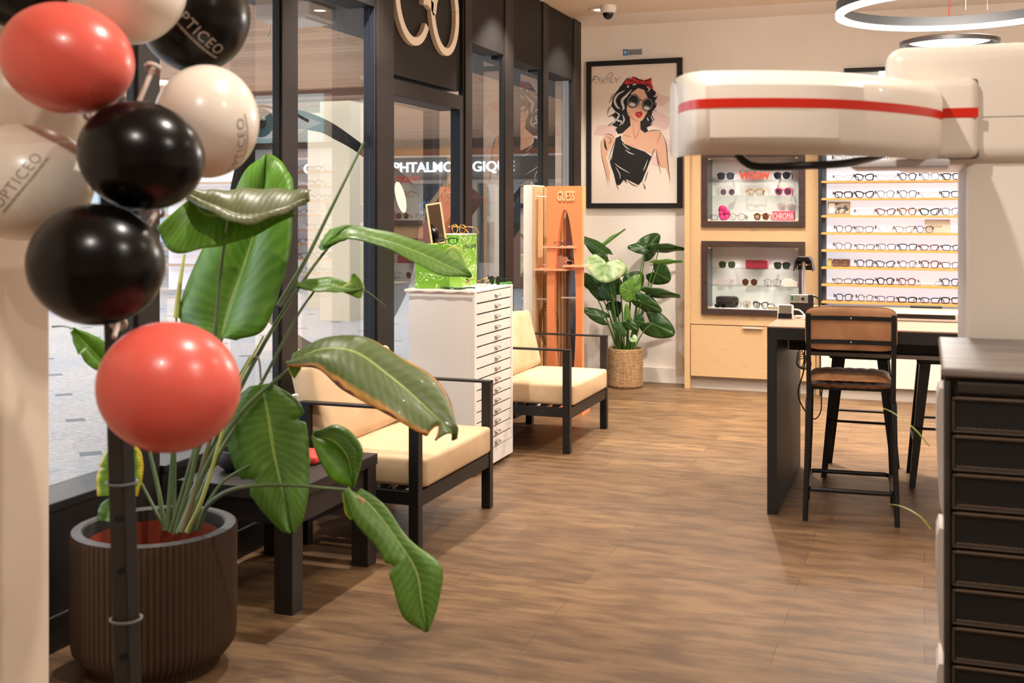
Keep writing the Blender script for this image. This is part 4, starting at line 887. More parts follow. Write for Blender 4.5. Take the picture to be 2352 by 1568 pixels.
def armchair(y0, lab):
    W_ = .88; xf, xb = -1.99, -2.56; t = thing('armchair', lab, 'armchair', (-2.2, y0+W_/2, 0), 'lounge armchairs with beige cushions')
    o_ = Vector((0, y0, 0)); ww = .045
    def B(x0, x1, a, b, z0, z1): return MB().box(x0, x1, y0+a, y0+b, z0, z1)
    for a in (0, W_-ww):
        B(xf-ww, xf, a, a+ww, 0, .62).build('front_leg', black_metal, t, bevel=.002)
        B(xb, xb+ww, a, a+ww, 0, .62).build('rear_leg', black_metal, t, bevel=.002)
        B(xb, xf, a-.002, a+ww+.002, .612, .622).build('armrest', black_metal, t, bevel=.001)
        B(xb+ww, xf-ww, a+.005, a+.04, .215, .27).build('side_rail', black_metal, t)
    B(xf-ww+.004, xf-.004, ww, W_-ww, .205, .27).build('front_rail', black_metal, t); B(xb, xb+.04, ww, W_-ww, .205, .27).build('rear_rail', black_metal, t)
    for i in range(6): x = xb+.07+.075*i; B(x, x+.04, ww, W_-ww, .268, .278).build('slat', black_metal, t)
    for a in (.12, W_-.16): MB().bar((xb+.02, y0+a+.02, .25), (xb-.02, y0+a+.02, .68), .03, .02).build('back_support', black_metal, t)
    c = pillow(MB(), xb+.03, xf+.012, y0+ww+.004, y0+W_-ww-.004, .278, .405).build('seat_cushion', cushion_m, t, smooth='all')
    e = .405-.012; a, b = y0+ww+.015, y0+W_-ww-.015
    rr = lambda z, g: cr([(xf+.003-g, a+.03, z), (xf+.003-g, b-.03, z)], 4)+cr([(xf-.03, b+g*0, z), (xb+.06, b, z)], 4)+cr([(xb+.05, a, z), (xf-.03, a, z)], 4)
    MB().tube(rr(.388, 0), .0035, 6, closed=True).build('piping', pipe_m, c, smooth=True)
    MB().tube(rr(.292, 0), .0035, 6, closed=True).build('piping', pipe_m, c, smooth=True)
    # back cushion leaning backwards
    M = Matrix.Translation((xb+.055, y0+W_/2, .405)) @ Matrix.Rotation(math.radians(-14), 4, 'Y')
    mb = pillow(MB(), -.055, .075, -W_/2+.05, W_/2-.05, .0, .37, r=.03, puff=.02); mb.xf(M); bc = mb.build('back_cushion', cushion_m, t, smooth='all')
    mb = MB().tube([(.066, -W_/2+.075, .03), (.070, W_/2-.075, .03), (.070, W_/2-.075, .345), (.066, -W_/2+.075, .345)], .0035, 6, closed=True); mb.xf(M); mb.build('piping', pipe_m, bc, smooth=True)
armchair(4.34, 'nearer beige cushioned black metal armchair between the low table and the white drawer cabinet')
armchair(6.50, 'farther beige cushioned black metal armchair in front of the orange display')
# ================================================================ low black table
ct = thing('low_table', 'low black wooden table beside the near armchair', 'table', (-2.4, 3.9, 0))
bw_ = noisy('black brown wood', (30, 24, 22), (42, 34, 31), (3, 3, 3), rough=.5)
MB().box(-2.62, -2.125, 3.56, 4.235, .405, .45).build('table_top', bw_, ct, bevel=.003)
MB().box(-2.60, -2.15, 3.60, 3.62, .31, .405).build('apron', bw_, ct); MB().box(-2.60, -2.15, 4.18, 4.20, .31, .405).build('apron', bw_, ct); MB().box(-2.16, -2.145, 3.62, 4.18, .31, .405).build('apron', bw_, ct)
for x in (-2.62, -2.205):
    for y in (3.565, 4.155): MB().box(x, x+.075, y, y+.075, 0, .405).build('leg', bw_, ct, bevel=.002)
q = onz(712, 1062, .45); rd = thing('red_pouch', 'red pouch with white mark lying on the low black table', 'pouch', tuple(q))
MB().rbox(q.x-.07, q.x+.05, q.y-.05, q.y+.10, .4503, .488, .016).build('pouch_body', mat('coral red pouch', (216, 62, 52), .5), rd)
MB().box(q.x-.01, q.x+.03, q.y-.0516, q.y-.0506, .465, .477).build('white_mark', white_lacq, rd)
q = onz(520, 1090, .45)
tag(MB().lathe([(.0005, .0003), (.06, .0003), (.085, .02), (.092, .05), (.085, .08), (.078, .08), (.084, .05), (.07, .02), (.0005, .01)], q+Vector((0, .1, 0)), 40).build('woven_bowl', noisy('dark woven bowl', (22, 20, 20), (50, 46, 42), (60, 60, 120), rough=.6), smooth=True), 'dark round woven bowl at the back left of the low table', 'bowl')
q = onz(694, 1028, .45)+Vector((-.05, -.04, 0)); vz = thing('brown_vase', 'brown textured vase with small pale flowers, half hidden by leaves', 'vase', tuple(q))
MB().lathe([(.0005, .0003), (.045, .0003), (.055, .04), (.052, .10), (.035, .15), (.03, .17), (.026, .17), (.03, .15), (.045, .1), (.0005, .02)], q, 32).build('vase_body', noisy('brown ribbed clay', (92, 64, 48), (140, 104, 80), (14, 14, 90), rough=.8), vz, smooth=True)
for i in range(9):
    a = i*2.4; p = q+Vector((.035*math.cos(a), .035*math.sin(a), .20+.012*(i % 3)))
    MB().tube([q+Vector((0, 0, .15)), p], .0015, 4).build('twig', mat('twig', (90, 100, 60), .7), vz)
    MB().lathe([(.0005, -.01), (.012, -.004), (.014, .004), (.0005, .008)], p, 8).build('blossom', mat('pale blossom', (226, 214, 200), .7) if i % 3 else mat('teal blossom', (150, 196, 190), .7), vz, smooth=True)
# ================================================================ white drawer cabinet
DX, DY0, DY1, DH = -2.30, 5.75, 6.36, 1.016
dc2 = thing('drawer_cabinet', 'tall white cabinet of many thin drawers between the two armchairs', 'cabinet', (-2.5, 6.05, 0))
wm = mat('white metal', (236, 228, 222), .4)
MB().box(-2.695, DX-.018, DY0, DY1, 0.02, DH-.012).build('carcass', wm, dc2, bevel=.002)
MB().box(-2.695, DX, DY0-.004, DY1+.004, DH-.012, DH).build('cabinet_top', wm, dc2, bevel=.002)
fr = MB(); fr.box(DX-.018, DX, DY0, DY0+.03, .02, DH-.012); fr.box(DX-.018, DX, DY1-.03, DY1, .02, DH-.012); fr.box(DX-.018, DX, DY0+.03, DY1-.03, .02, .105); fr.build('front_frame', wm, dc2)
MB().box(-2.68, DX-.03, DY0+.02, DY1-.02, 0, .02).build('plinth', blk, dc2)
MB().box(DX-.02, DX-.012, DY0+.03, DY1-.03, .105, DH-.012).build('shadow_gap', mat('dark gap', (40, 38, 38), .8), dc2)
nd = 15; ph = (DH-.015-.105)/nd
for i in range(nd):
    z = .107+ph*i; d = MB().box(DX-.012, DX-.001, DY0+.033, DY1-.033, z+.004, z+ph-.004).build('drawer_front', wm, dc2, bevel=.0015)
    yc = DY0+.34; zc = z+ph*.55
    h = MB(); P = []
    for k in range(9):
        a = PI*k/8; P.append([Vector((DX-.001+.020*math.sin(b), yc-.028*math.cos(a), zc-.004+.010*math.cos(b)*math.sin(a)**.5)) for b in [PI*.5*m/5 for m in range(6)]])
    h.grid(P); h.tube([(DX-.001, yc-.030, zc+.003), (DX+.008, yc-.029, zc-.003), (DX+.018, yc-.02, zc-.005), (DX+.021, yc, zc-.006), (DX+.018, yc+.02, zc-.005), (DX+.008, yc+.029, zc-.003), (DX-.001, yc+.030, zc+.003)], .0024, 6)
    h.build('handle', mat('satin nickel', (190, 184, 176), .3, metal=.8), d, smooth=True)
# cream cloth, green boxes and things on top
cl = MB(); P = []
for i in range(30):
    row = []; y = 5.742+.55*i/29
    for j in range(24):
        x = -2.715+.40*j/23; z = DH+.0015+.0008*math.sin(17*x)*math.sin(23*y)
        row.append(Vector((x, y, z)))
    P.append(row)
cl.grid(P); E2 = [[Vector((-2.715+.40*j/23, 5.742-.006, DH+.0015-.014*k/3-.004*math.sin(j*.9)*k/3)) for j in range(24)] for k in range(4)]
cl.grid(E2); tag(cl.build('cream_cloth', mat('cream cloth', (238, 222, 204), .8), None, smooth='all', solid=.002), 'thin cream cloth spread on top of the white drawer cabinet', 'cloth')
def green_mat(name, a):
    m = mat(name, a, .4); t = NT(m); no = t.n('TexNoise'); no.inputs['Scale'].default_value = 1; no.inputs['Detail'].default_value = 2.2; no.inputs['Distortion'].default_value = 1.1
    t.l(t.coords((13, 13, 22)), no.inputs['Vector'])
    a_ = t.math('ABSOLUTE', t.math('SUBTRACT', no.outputs[0], .5)); mk = t.math('LESS_THAN', a_, .016)
    n2 = t.n('TexNoise'); n2.inputs['Scale'].default_value = 1; n2.inputs['Detail'].default_value = 1; t.l(t.coords((6, 6, 9)), n2.inputs['Vector'])
    gate = t.math('GREATER_THAN', n2.outputs[0], .42); mk = t.math('MULTIPLY', mk, gate)
    t.l(t.mix(mk, srgb(*a), srgb(214, 240, 190)), t.b.inputs['Base Color']); return m
gm = green_mat('green scribble card', (116, 170, 44)); ZT = DH+.003
gx = lambda u, y: ony(u, 600, y).x
y1 = 5.99; xb = gx(1055, y1); xa = gx(1000, y1)
g1 = thing('green_stand', 'tall lime green printed display block with brand lettering on the white cabinet', 'display stand', ((xa+xb)/2, y1+.1, ZT))
ztop = ony(1055, 538, y1).z; ye = onx(1095, 600, xb).y
MB().box(xa, xb, y1, ye, ZT, ztop-.004).build('block', gm, g1); MB().box(xa-.002, xb+.002, y1-.002, ye+.002, ztop-.004, ztop).build('white_top', white_lacq, g1)
text_mb('LONGCHAMP', .030, lambda x, y, d: Vector((xb+.0006+d, (y1+ye)/2+.02+x*1.05, ztop-.085+y*1.1)), .0008, space=1.05).build('lettering', mat('dark green letters', (26, 60, 26), .5), g1)
y2 = 5.80; xc = gx(953, y2); xd = gx(1032, y2); zl = ony(1030, 562, y2).z
tag(MB().box(xc, xd, y2, y1-.003, ZT, zl).build('green_stand', gm), 'low lime green printed display block under the leaning mirror', 'display stand')
# leaning mirror
q = Vector(((xc+xd)/2+.0, y2+.10, zl)); mi = thing('leaning_mirror', 'small wood framed mirror tilted on the low green block', 'mirror', tuple(q))
M = Matrix.Translation(q) @ Matrix.Rotation(math.radians(18), 4, 'Z') @ Matrix.Rotation(math.radians(-9), 4, 'Y') @ Matrix.Rotation(math.radians(-6), 4, 'X')
mb = MB(); w, h = .045, .235
for a, b, c, d in ((-w, -w+.009, 0, h), (w-.009, w, 0, h), (-w+.009, w-.009, 0, .009), (-w+.009, w-.009, h-.009, h)): mb.box(a, b, -.006, .010, c, d)
mb.box(-w+.001, w-.001, .010, .013, .001, h-.001); mb.xf(M).build('mirror_frame', wood_light('pale wood frame', (226, 196, 150), (206, 172, 124)), mi)
mb = MB().box(-w+.009, w-.009, .004, .009, .009, h-.009); mb.xf(M).build('mirror_glass', mat('mirror silver', (235, 235, 235), .02, metal=1), mi)
q = Vector(((xa+xb)/2+.02, y1+.12, ztop)); put(('panto', 'honey', 'clear', .0026, True), q, 'honey tortoiseshell eyeglasses on top of the tall green block', 'eyeglasses on the white cabinet', -.5, 1.05)
put(('round', 'black', 'grey', .0018, True), (-2.36, 6.22, ZT), 'black round sunglasses on the rear corner of the white cabinet', 'eyeglasses on the white cabinet', -.6, 1.0)
put(('round', 'gold', 'clear', .0018, True), (-2.37, 5.98, ZT), 'gold rimmed eyeglasses at the front of the white cabinet top', 'eyeglasses on the white cabinet', .5, 1.0)
put(('rect', 'black', 'clear', .0022, False), (xd-.03, y2+.04, zl), 'thin black eyeglasses on the low green block', 'eyeglasses on the white cabinet', .3, .9)
def flat_leaf(c, ang, ln, wd, name, lab, m):
    P = []
    for i in range(12):
        s = i/11; row = []
        for j in range(7):
            k = (j/6-.5)*2; w2 = wd*math.sin(PI*min(1, s*.95+.03))**.7
            row.append(Vector(c)+Vector((math.cos(ang)*(s-.5)*ln-math.sin(ang)*k*w2, math.sin(ang)*(s-.5)*ln+math.cos(ang)*k*w2, .004+.008*k*k+.003*math.sin(s*9))))
        P.append(row)
    return tag(MB().grid(P).build(name, m, None, smooth='all', solid=.001), lab, 'leaf')
flat_leaf((-2.34, 6.28, ZT), .2, .12, .028, 'decor_leaf', 'bright green artificial leaf on the rear corner of the white cabinet', mat('bright leaf', (90, 190, 60), .35))
flat_leaf((-2.42, 5.80, ZT), .1, .20, .03, 'decor_leaf', 'dull green artificial leaf at the front edge of the white cabinet', mat('dull leaf', (70, 100, 60), .4))
# ================================================================ orange and wood brand display
GY = 7.75
gd = thing('arched_display', 'orange arched display stand with fluted wood panel and shelves', 'display stand', (-2.45, GY, 0))
orange = mat('orange lacquer', (236, 142, 88), .45); XG = lambda u: ony(u, 500, GY).x
ox0, ox1, oz = XG(1256), XG(1337), 1.63
# arch board: outline with a pointed oval opening
hole = [(1.0*math.sin(t)*1, t) for t in [0]]
def arch_pts(n=40):
    cxh = (ox0+ox1)/2+.004; L_ = []; R_ = []
    for i in range(n+1):
        s = i/n; z = .02+s*(1.46-.02); w = .088*math.sin(PI*min(1, (.34+.66*s)))**.75 if s > .0 else .07
        w = .080*max(0, 1-((z-.73)/.74)**2)**.6+.001
        L_.append((cxh-w, z)); R_.append((cxh+w, z))
    return L_, R_
L_, R_ = arch_pts(); mb = MB()
for i in range(len(L_)-1):
    (a, z0), (b, z1) = L_[i], L_[i+1]; (c, _), (d, _) = R_[i], R_[i+1]
    for p, q, r, s in ((ox0, ox0, a, b), (c, d, ox1, ox1)):
        ya, yb = GY, GY+.05
        mb.add([(p, ya, z0), (r, ya, z0), (s, ya, z1), (q, ya, z1), (p, yb, z0), (r, yb, z0), (s, yb, z1), (q, yb, z1)], [(0, 1, 2, 3), (7, 6, 5, 4), (0, 3, 7, 4), (1, 5, 6, 2)])
mb.box(ox0, ox1, GY, GY+.09, 1.46, oz); mb.box(ox0, ox1, GY, GY+.09, 0, .02); mb.build('arch_board', orange, gd)
mb = text_mb('GUESS', .072, lambda x, y, d: Vector(((ox0+ox1)/2+.012+x*.62, GY-.0005-d, 1.525+y*1.35)), .008, bold=.0005); mb.build('lettering', mat('pale gold letters', (244, 208, 160), .4), gd)
wx0, wx1 = XG(1222), XG(1258)
fl2 = MB(); yb = GY+.20
fl2.box(wx0, ox1-.06, yb+.012, yb+.035, .05, 1.63)
k = 0; x = wx0
while x < ox1-.07: fl2.box(x, x+.018, yb+.004, yb+.012, .05, 1.63); x += .026
fl2.build('fluted_panel', wood_light('pale ash flutes', (244, 216, 168), (232, 200, 148)), gd)
MB().box(wx0-.004, wx0+.018, GY+.02, yb+.035, .05, 1.63).build('wood_edge', wood_light('pale ash flutes'), gd)
MB().box(XG(1197), wx0-.004, GY+.05, GY+.30, .05, 1.64).build('cream_panel', mat('cream side panel', (236, 222, 206), .5), gd)
MB().box(ox0+.085, ox1-.05, yb-.008, yb+.003, .05, 1.6).build('back_mirror', mat('dim mirror', (120, 126, 132), .12, metal=.8), gd)
MB().box(XG(1197)+.02, ox0+.0, GY+.06, GY+.28, 0, .05).build('foot', mat('cream side panel', None), gd); MB().box(ox0, ox1, GY+.09, GY+.2, 0, .05).build('foot', orange, gd)
for z, a, b in ((1.555, wx0+.01, ox0), (.815, wx0+.01, ox0), (.83, ox0+.09, ox1-.05)): MB().tube([(a, GY+.06, z), (b, GY+.06, z)], .006, 8).build('rod', white_lacq, gd)
zs = [ony(1300, 566, GY).z, ony(1300, 609, GY).z, ony(1300, 616, GY).z]
MB().box(ox0-.03, ox1-.04, GY-.01, GY+.19, zs[0]-.012, zs[0]).build('shelf', mat('salmon shelf', (244, 170, 130), .5), gd)
MB().box(ox0+.13, ox1+.03, GY-.04, GY+.15, zs[1]-.012, zs[1]).build('shelf', mat('salmon shelf', None), gd)
MB().box(ox0-.09, ox0+.16, GY-.03, GY+.19, zs[2]-.018, zs[2]-.006).build('shelf', mat('salmon shelf', None), gd)
for k in range(3):
    r0 = .058+.012*k; mb = MB(); mb.tube([(wx1-.03+r0*.9*math.cos(t), GY+.1+.008*k, .63+r0*1.9*math.sin(t)) for t in [2*PI*i/30 for i in range(30)]], .004, 6, closed=True); mb.build('wire_ring', mat('bronze wire', (150, 110, 66), .35, metal=.6), gd, smooth=True)
put(('rect', 'plum', 'clear', .0022, True), (ox0+.10, GY+.05, zs[0]), 'plum eyeglasses on the upper orange shelf inside the arch', 'eyeglasses on the orange display', .9, .85)
put(('rect', 'blush', 'clear', .0022, False), (ox0+.03, GY+.03, zs[2]-.006), 'pale clear eyeglasses low at the left in the orange arch', 'eyeglasses on the orange display', .7, .85)
put(('rect', 'rose', 'smoke', .0022, False), (ox0+.19, GY+.03, zs[1]), 'rose sunglasses on the right orange shelf of the arch', 'eyeglasses on the orange display', .6, .85)
q = Vector((ox0+.07, GY+.12, zs[2]-.006)); P = [q+Vector((.055*math.cos(t)*(1+.08*math.sin(9*t)), 0, .045+.045*math.sin(t)*(1+.08*math.sin(9*t)))) for t in [2*PI*i/48 for i in range(48)]]
tag(MB().prism([(p.x, p.z) for p in P], lambda x, z, d: Vector((x, q.y+d, z)), .02).build('shell_ornament', mat('cream shell', (240, 222, 184), .6), None, bevel=.005), 'cream scalloped shell ornament on the orange display shelf', 'ornament')
# ================================================================ white vision machine on the right
mw = mat('warm white plastic', (240, 228, 214), .35, coat=.2); mred = mat('machine red stripe', (212, 40, 22), .3); mgap = mat('machine seam', (120, 112, 100), .6)
vm = thing('vision_machine', 'large white eye-testing machine with curved arm and red stripe', 'machine', (.6, 3.6, 0))
HY = 3.40; hx = lambda u: ony(u, 300, HY).x; hz_ = lambda v, u=2200: ony(u, v, HY).z
zt, zb = hz_(106, 2060), 1.58
MB().rbox(hx(2032), 1.6, HY, HY+.75, zb, zt, .05, k=5).build('head_housing', mw, vm, smooth=True)
MB().rbox(.11, 1.6, HY+.03, HY+.85, 0, zb+.02, .01).build('column', mw, vm)
MB().box(.1095, .112, HY+.05, HY+.85, .01, zb).build('grey_side', mat('grey side strip', (196, 190, 188), .5), vm)
MB().box(hx(2247)+.01, 1.58, HY-.0008, HY+.001, hz_(269, 2247)-.001, hz_(269, 2247)+.001).build('seam', mgap, vm)
mb = MB().rbox(hx(2080), hx(2247), HY-.03, HY+.02, hz_(362, 2247)-.0, hz_(180, 2247), .024, k=4); mb.build('hinge_cover', mw, vm, smooth=True)
MB().rbox(hx(2080), hx(2247)+.003, HY-.004, HY+.02, hz_(362, 2247)-.003, hz_(180, 2247)+.003, .024, k=4).build('seam', mgap, vm)
zs0, zs1 = hz_(272, 2200), hz_(250, 2200)
MB().box(hx(2130), hx(2247)-.001, HY-.0315, HY-.029, zs0, zs1).build('red_stripe', mred, vm)
# swinging arm: chamfered section swept along a curve, nearer to the viewer on the left
path = [(1556, 3.02), (1562, 2.90), (1590, 2.80), (1640, 2.76), (1750, 2.745), (1870, 2.76), (1960, 2.80), (2040, 2.87), (2100, 2.95), (2145, 3.04), (2165, 3.12)]
C = cr([at(u, 485, D) for u, D in path], 60)
def arm_section(w, top, bot, inset):
    # (depth into picture, height)
    return [(0.0+inset, bot+.04), (.0+inset, top-.040), (.018+inset, top-.018), (.055+inset, top), (.15, top-.005), (.15, bot+.01), (.05+inset, bot), (.015+inset, bot+.02)]
rows_ = []; fdir = Vector((-SA, CA, 0))
for i, c in enumerate(C):
    s = i/(len(C)-1); e = min(1, s/.085); r = 1-math.sqrt(max(0, 1-(1-e)**2)); top = 1.797-.10*r; bot = 1.589+.10*r
    rows_.append([Vector((c.x, c.y, 0))+fdir*a+Vector((0, 0, z)) for a, z in arm_section(0, top, bot, .0)])
mb = MB()
for i in range(len(rows_)-1):
    mb.add(rows_[i]+rows_[i+1], [(j, (j+1) % 8, (j+1) % 8+8, j+8) for j in range(8)])
mb.add(rows_[0], [tuple(range(8))]); mb.add(rows_[-1], [tuple(reversed(range(8)))])
bm = bmesh.new(); arm = mb.build('swing_arm', mw, vm, bevel=.012, seg=3, smooth=True)
bm.from_mesh(arm.data); bmesh.ops.remove_doubles(bm, verts=bm.verts, dist=1e-5); bmesh.ops.recalc_face_normals(bm, faces=bm.faces); bm.to_mesh(arm.data); bm.free()
mb = MB(); V = []
for i, c in enumerate(C):
    b_ = Vector((c.x, c.y, 0))-fdir*.0012; V.append((b_+Vector((0, 0, 1.7005)), b_+Vector((0, 0, 1.7235)), b_+fdir*.003+Vector((0, 0, 1.7235)), b_+fdir*.003+Vector((0, 0, 1.7005))))
for i in range(len(V)-1): mb.add(list(V[i])+list(V[i+1]), [(j, (j+1) % 4, (j+1) % 4+4, j+4) for j in range(4)])
mb.build('red_stripe', mred, vm)
# black rimmed shield under the arm
up_ = cr([at(1692, 352, 2.86), at(1712, 372, 2.86), at(1745, 383, 2.85), at(1850, 380, 2.86), at(1930, 376, 2.90), at(1990, 367, 2.96), at(2030, 360, 3.02)], 30)
MB().tube(up_, [.013]*22+[.013-.0012*i for i in range(8)], 10, flat=.8).build('shield_rim', mat('machine black', (20, 22, 26), .3), vm, smooth=True)
mb = MB(); P = [[Vector((p.x, p.y, p.z+dz)) for dz in (0, .02, .04)] for p in up_]; mb.grid(P); mb.build('shield_pane', glass('shield glass', (.86, .87, .85, 1), 1.5), vm, smooth='all', solid=.003)
MB().rbox(at(1950, 360, 3.1).x, hx(2180), HY-.13, HY+.1, 1.568, 1.592, .008).build('under_plate', mat('pale grey plate', (214, 210, 212), .4), vm)
# ================================================================ dark drawer chest in the right foreground
dch = thing('drawer_chest', 'dark wooden chest of flat drawers in the right foreground', 'chest of drawers', (.4, 2.7, 0))
wd = noisy('dark stained wood', (34, 29, 26), (52, 44, 39), (2, 2, 26), rough=.5); wtop = noisy('grey brown top', (98, 88, 82), (128, 116, 108), (2, 26, 2), rough=.45)
cx0_, cx1_, cy0_, cy1_ = .048, .75, 2.68, 3.34
MB().box(cx0_, cx1_, cy0_+.03, cy1_, 0, 1.085).build('carcass', wd, dch)
MB().rbox(cx0_-.012, cx1_+.01, cy0_-.0, cy1_+.005, 1.085, 1.105, .006).build('chest_top', wtop, dch)
MB().box(cx0_-.003, cx0_+.006, cy0_+.004, cy0_+.03, 0, 1.075).build('front_moulding', wd, dch, bevel=.003)
for y in (.045, .085, .13, .56, .60): MB().box(cx0_-.006, cx0_, cy0_+y, cy0_+y+.02, 0, 1.08).build('side_moulding', wd, dch, bevel=.002)
MB().box(cx0_+.02, cx1_, cy0_+.008, cy0_+.03, 1.05, 1.075).build('top_moulding', wd, dch, bevel=.003)
edge = mat('worn bronze edge', (84, 70, 58), .45, metal=.2); face = mat('black drawer leather', (10, 10, 10), .55)
for i in range(12):
    z = 1.045-.0845*(i+1); x0 = cx0_+.010
    d = MB().box(x0, cx1_-.02, cy0_+.012, cy0_+.03, z+.004, z+.079).build('drawer_front', face, dch, bevel=.003)
    mb = MB(); mb.box(x0, cx1_-.02, cy0_+.006, cy0_+.012, z+.075, z+.079); mb.box(x0, cx1_-.02, cy0_+.006, cy0_+.012, z+.004, z+.007); mb.box(x0, x0+.004, cy0_+.006, cy0_+.012, z+.009, z+.072)
    mb.build('drawer_rim', edge, d, bevel=.002)
    mb = MB(); x = x0+.01
    while x < x0+.26: mb.tube([(x, cy0_+.005, z+.0805), (x+.0035, cy0_+.005, z+.0805)], .0012, 4); mb.tube([(x, cy0_+.0075, z+.013), (x+.0035, cy0_+.0075, z+.013)], .001, 4); x += .007
    mb.build('stitching', mat('tan stitching', (170, 140, 112), .6), d)
for za, zb2 in ((1.025, .70), (.688, .375), (.363, .06)):
    P = [(cx0_-.001, za), (cx0_-.014, za), (cx0_-.020, za-.02), (cx0_-.021, (za+zb2)/2+.05), (cx0_-.014, zb2+.05), (cx0_-.001, zb2)]
    MB().prism(P, lambda x, z, d: Vector((x, 2.92+d, z)), .14).build('side_handle', mat('white curved strip', (226, 214, 204), .4), dch)
# thin grass leaves arching out from behind the chest
gp = thing('spider_plant', 'two thin yellow green leaves arching out beside the dark chest', 'plant', (.0, 3.40, .9))
for P in (((2017, 934, 3.6), (2045, 944, 3.58), (2075, 964, 3.54), (2106, 990, 3.50), (2135, 1025, 3.48)), ((2040, 1157, 3.6), (2065, 1161, 3.57), (2092, 1172, 3.53), (2118, 1190, 3.5), (2138, 1215, 3.48))):
    MB().tube(cr([at(*q) for q in P], 20), [.0012+.0028*math.sin(PI*.55*(i+1)/20) for i in range(20)], 6, flat=.35).build('leaf', mat('grass green', (160, 168, 60), .5), gp, smooth=True)
# ================================================================ big leaf plant (bird of paradise) in a ribbed planter
def leaf_mat(name, g1, g2, vein, edge=None, gloss=.42, ew=.86, pale=(150, 170, 90), freq=64):
    if name in MATS: return MATS[name]
    m = mat(name, g1, gloss, coat=.08); t = NT(m)
    uv = t.n('UVMap'); sp = t.n('SeparateXYZ'); t.l(uv.outputs[0], sp.inputs[0]); U, V = sp.outputs[0], sp.outputs[1]
    du = t.math('ABSOLUTE', t.math('SUBTRACT', U, .5))
    ph = t.math('ADD', t.math('MULTIPLY', V, freq*2.0), t.math('MULTIPLY', du, -22.0))
    no = t.n('TexNoise'); no.inputs['Scale'].default_value = 9; t.l(uv.outputs[0], no.inputs['Vector'])
    ph = t.math('ADD', ph, t.math('MULTIPLY', no.outputs[0], 5.0)); w = t.math('MULTIPLY_ADD', t.math('SINE', ph), .5, .5)
    big = t.n('TexNoise'); big.inputs['Scale'].default_value = 2.2; t.l(uv.outputs[0], big.inputs['Vector'])
    c = t.mix(t.ramp(big.outputs[0], [(.35, (0, 0, 0, 1)), (.65, (1, 1, 1, 1))]), srgb(*g1), srgb(*g2))
    c = t.mix(t.math('MULTIPLY', w, .32), c, srgb(*vein))
    mid = t.math('LESS_THAN', du, .018); c = t.mix(mid, c, srgb(*pale))
    if edge:
        e = t.math('ADD', t.math('MULTIPLY', du, 2.0), t.math('MULTIPLY', t.math('SUBTRACT', no.outputs[0], .5), .35))
        c = t.mix(t.ramp(e, [(ew-.14, (0, 0, 0, 1)), (ew, (1, 1, 1, 1))]), c, srgb(*edge[0]))
        c = t.mix(t.ramp(e, [(ew+.02, (0, 0, 0, 1)), (ew+.1, (1, 1, 1, 1))]), c, srgb(*edge[1]))
    t.l(c, t.b.inputs['Base Color']); t.bump(w, .3, .0015)
    nt = m.node_tree; out = nt.nodes['Material Output']; tl = nt.nodes.new('ShaderNodeBsdfTranslucent'); mx = nt.nodes.new('ShaderNodeMixShader'); mx.inputs[0].default_value = .28
    br = t.mix(1.0, c, (1.5, 1.7, .7, 1), 'MULTIPLY'); t.l(br, tl.inputs[0])
    t.l(t.b.outputs[0], mx.inputs[1]); t.l(tl.outputs[0], mx.inputs[2]); t.l(mx.outputs[0], out.inputs[0]); return m
LG = leaf_mat('banana leaf green', (76, 122, 20), (92, 142, 28), (120, 164, 56))
LO = leaf_mat('banana leaf olive', (98, 102, 64), (110, 114, 72), (134, 134, 92))
LB = leaf_mat('banana leaf scorched edge', (80, 98, 46), (94, 110, 52), (122, 130, 74), edge=((206, 150, 76), (112, 62, 40)), ew=.93)
LY = leaf_mat('banana leaf yellow edge', (96, 138, 34), (114, 152, 42), (134, 170, 64), edge=((206, 196, 60), (190, 160, 40)), ew=.9)
LL = leaf_mat('banana leaf mid green', (80, 118, 38), (94, 134, 46), (122, 154, 72))
def big_leaf(mid, left, right, m, parent, name='leaf', fold=.02, nt_=(), n=60, k=9, wave=.0012, wn=13):
    Mx, Lx, Rx = cr([at(*p) for p in mid], n), cr([at(*p) for p in left], n), cr([at(*p) for p in right], n)
    P = []; UV = []
    for i in range(n):
        s = i/(n-1); row = []; uv = []
        for j in range(2*k+1):
            q = (j-k)/k; E_ = Lx[i] if q < 0 else Rx[i]; a = abs(q)
            cut = 1.0
            for side, t0, dep, wd in nt_:
                if side*q > 0: cut = min(cut, 1-dep*max(0, 1-abs(s-t0)/wd))
            a2 = a*cut; p = Mx[i].lerp(E_, a2)
            v1 = Mx[min(i+1, n-1)]-Mx[max(i-1, 0)]; v2 = E_-Mx[i]; nn = v1.cross(v2)*(1 if q >= 0 else -1)
            nn = nn.normalized() if nn.length > 1e-9 else Vector((0, 0, 1))
            if nn.y > 0: nn = -nn
            p = p+nn*(fold*math.sin(PI*a*.9)+wave*a*math.sin(s*wn*2*PI/3+a*2)); row.append(p); uv.append((.5+.5*q, s))
        P.append(row); UV.append(uv)
    return MB().grid(P, 0, UV).build(name, m, parent, smooth='all', solid=.0012)
def stem(pts, r, m, parent, name='stem', n=24):
    c = cr([at(*p) for p in pts], n); rr = [r*(1-.55*i/(n-1)) for i in range(n)]
    return MB().tube(c, rr, 8).build(name, m, parent, smooth=True)
pc = Vector((-2.32, 3.04, 0)); pl = thing('ribbed_planter', 'dark brown round ribbed planter on the floor by the window', 'planter', tuple(pc))
rib_m = mat('dark bronze ribs', (72, 52, 36), .55); rn = 84
mb = MB(); prof = [(.20, 0.0), (.205, .03), (.225, .045), (.247, .075), (.252, .11), (.253, .43), (.252, .443)]
mb.lathe(prof, pc, rn*6, flut=.018, fn=rn); mb.build('planter_body', rib_m, pl, smooth=True)
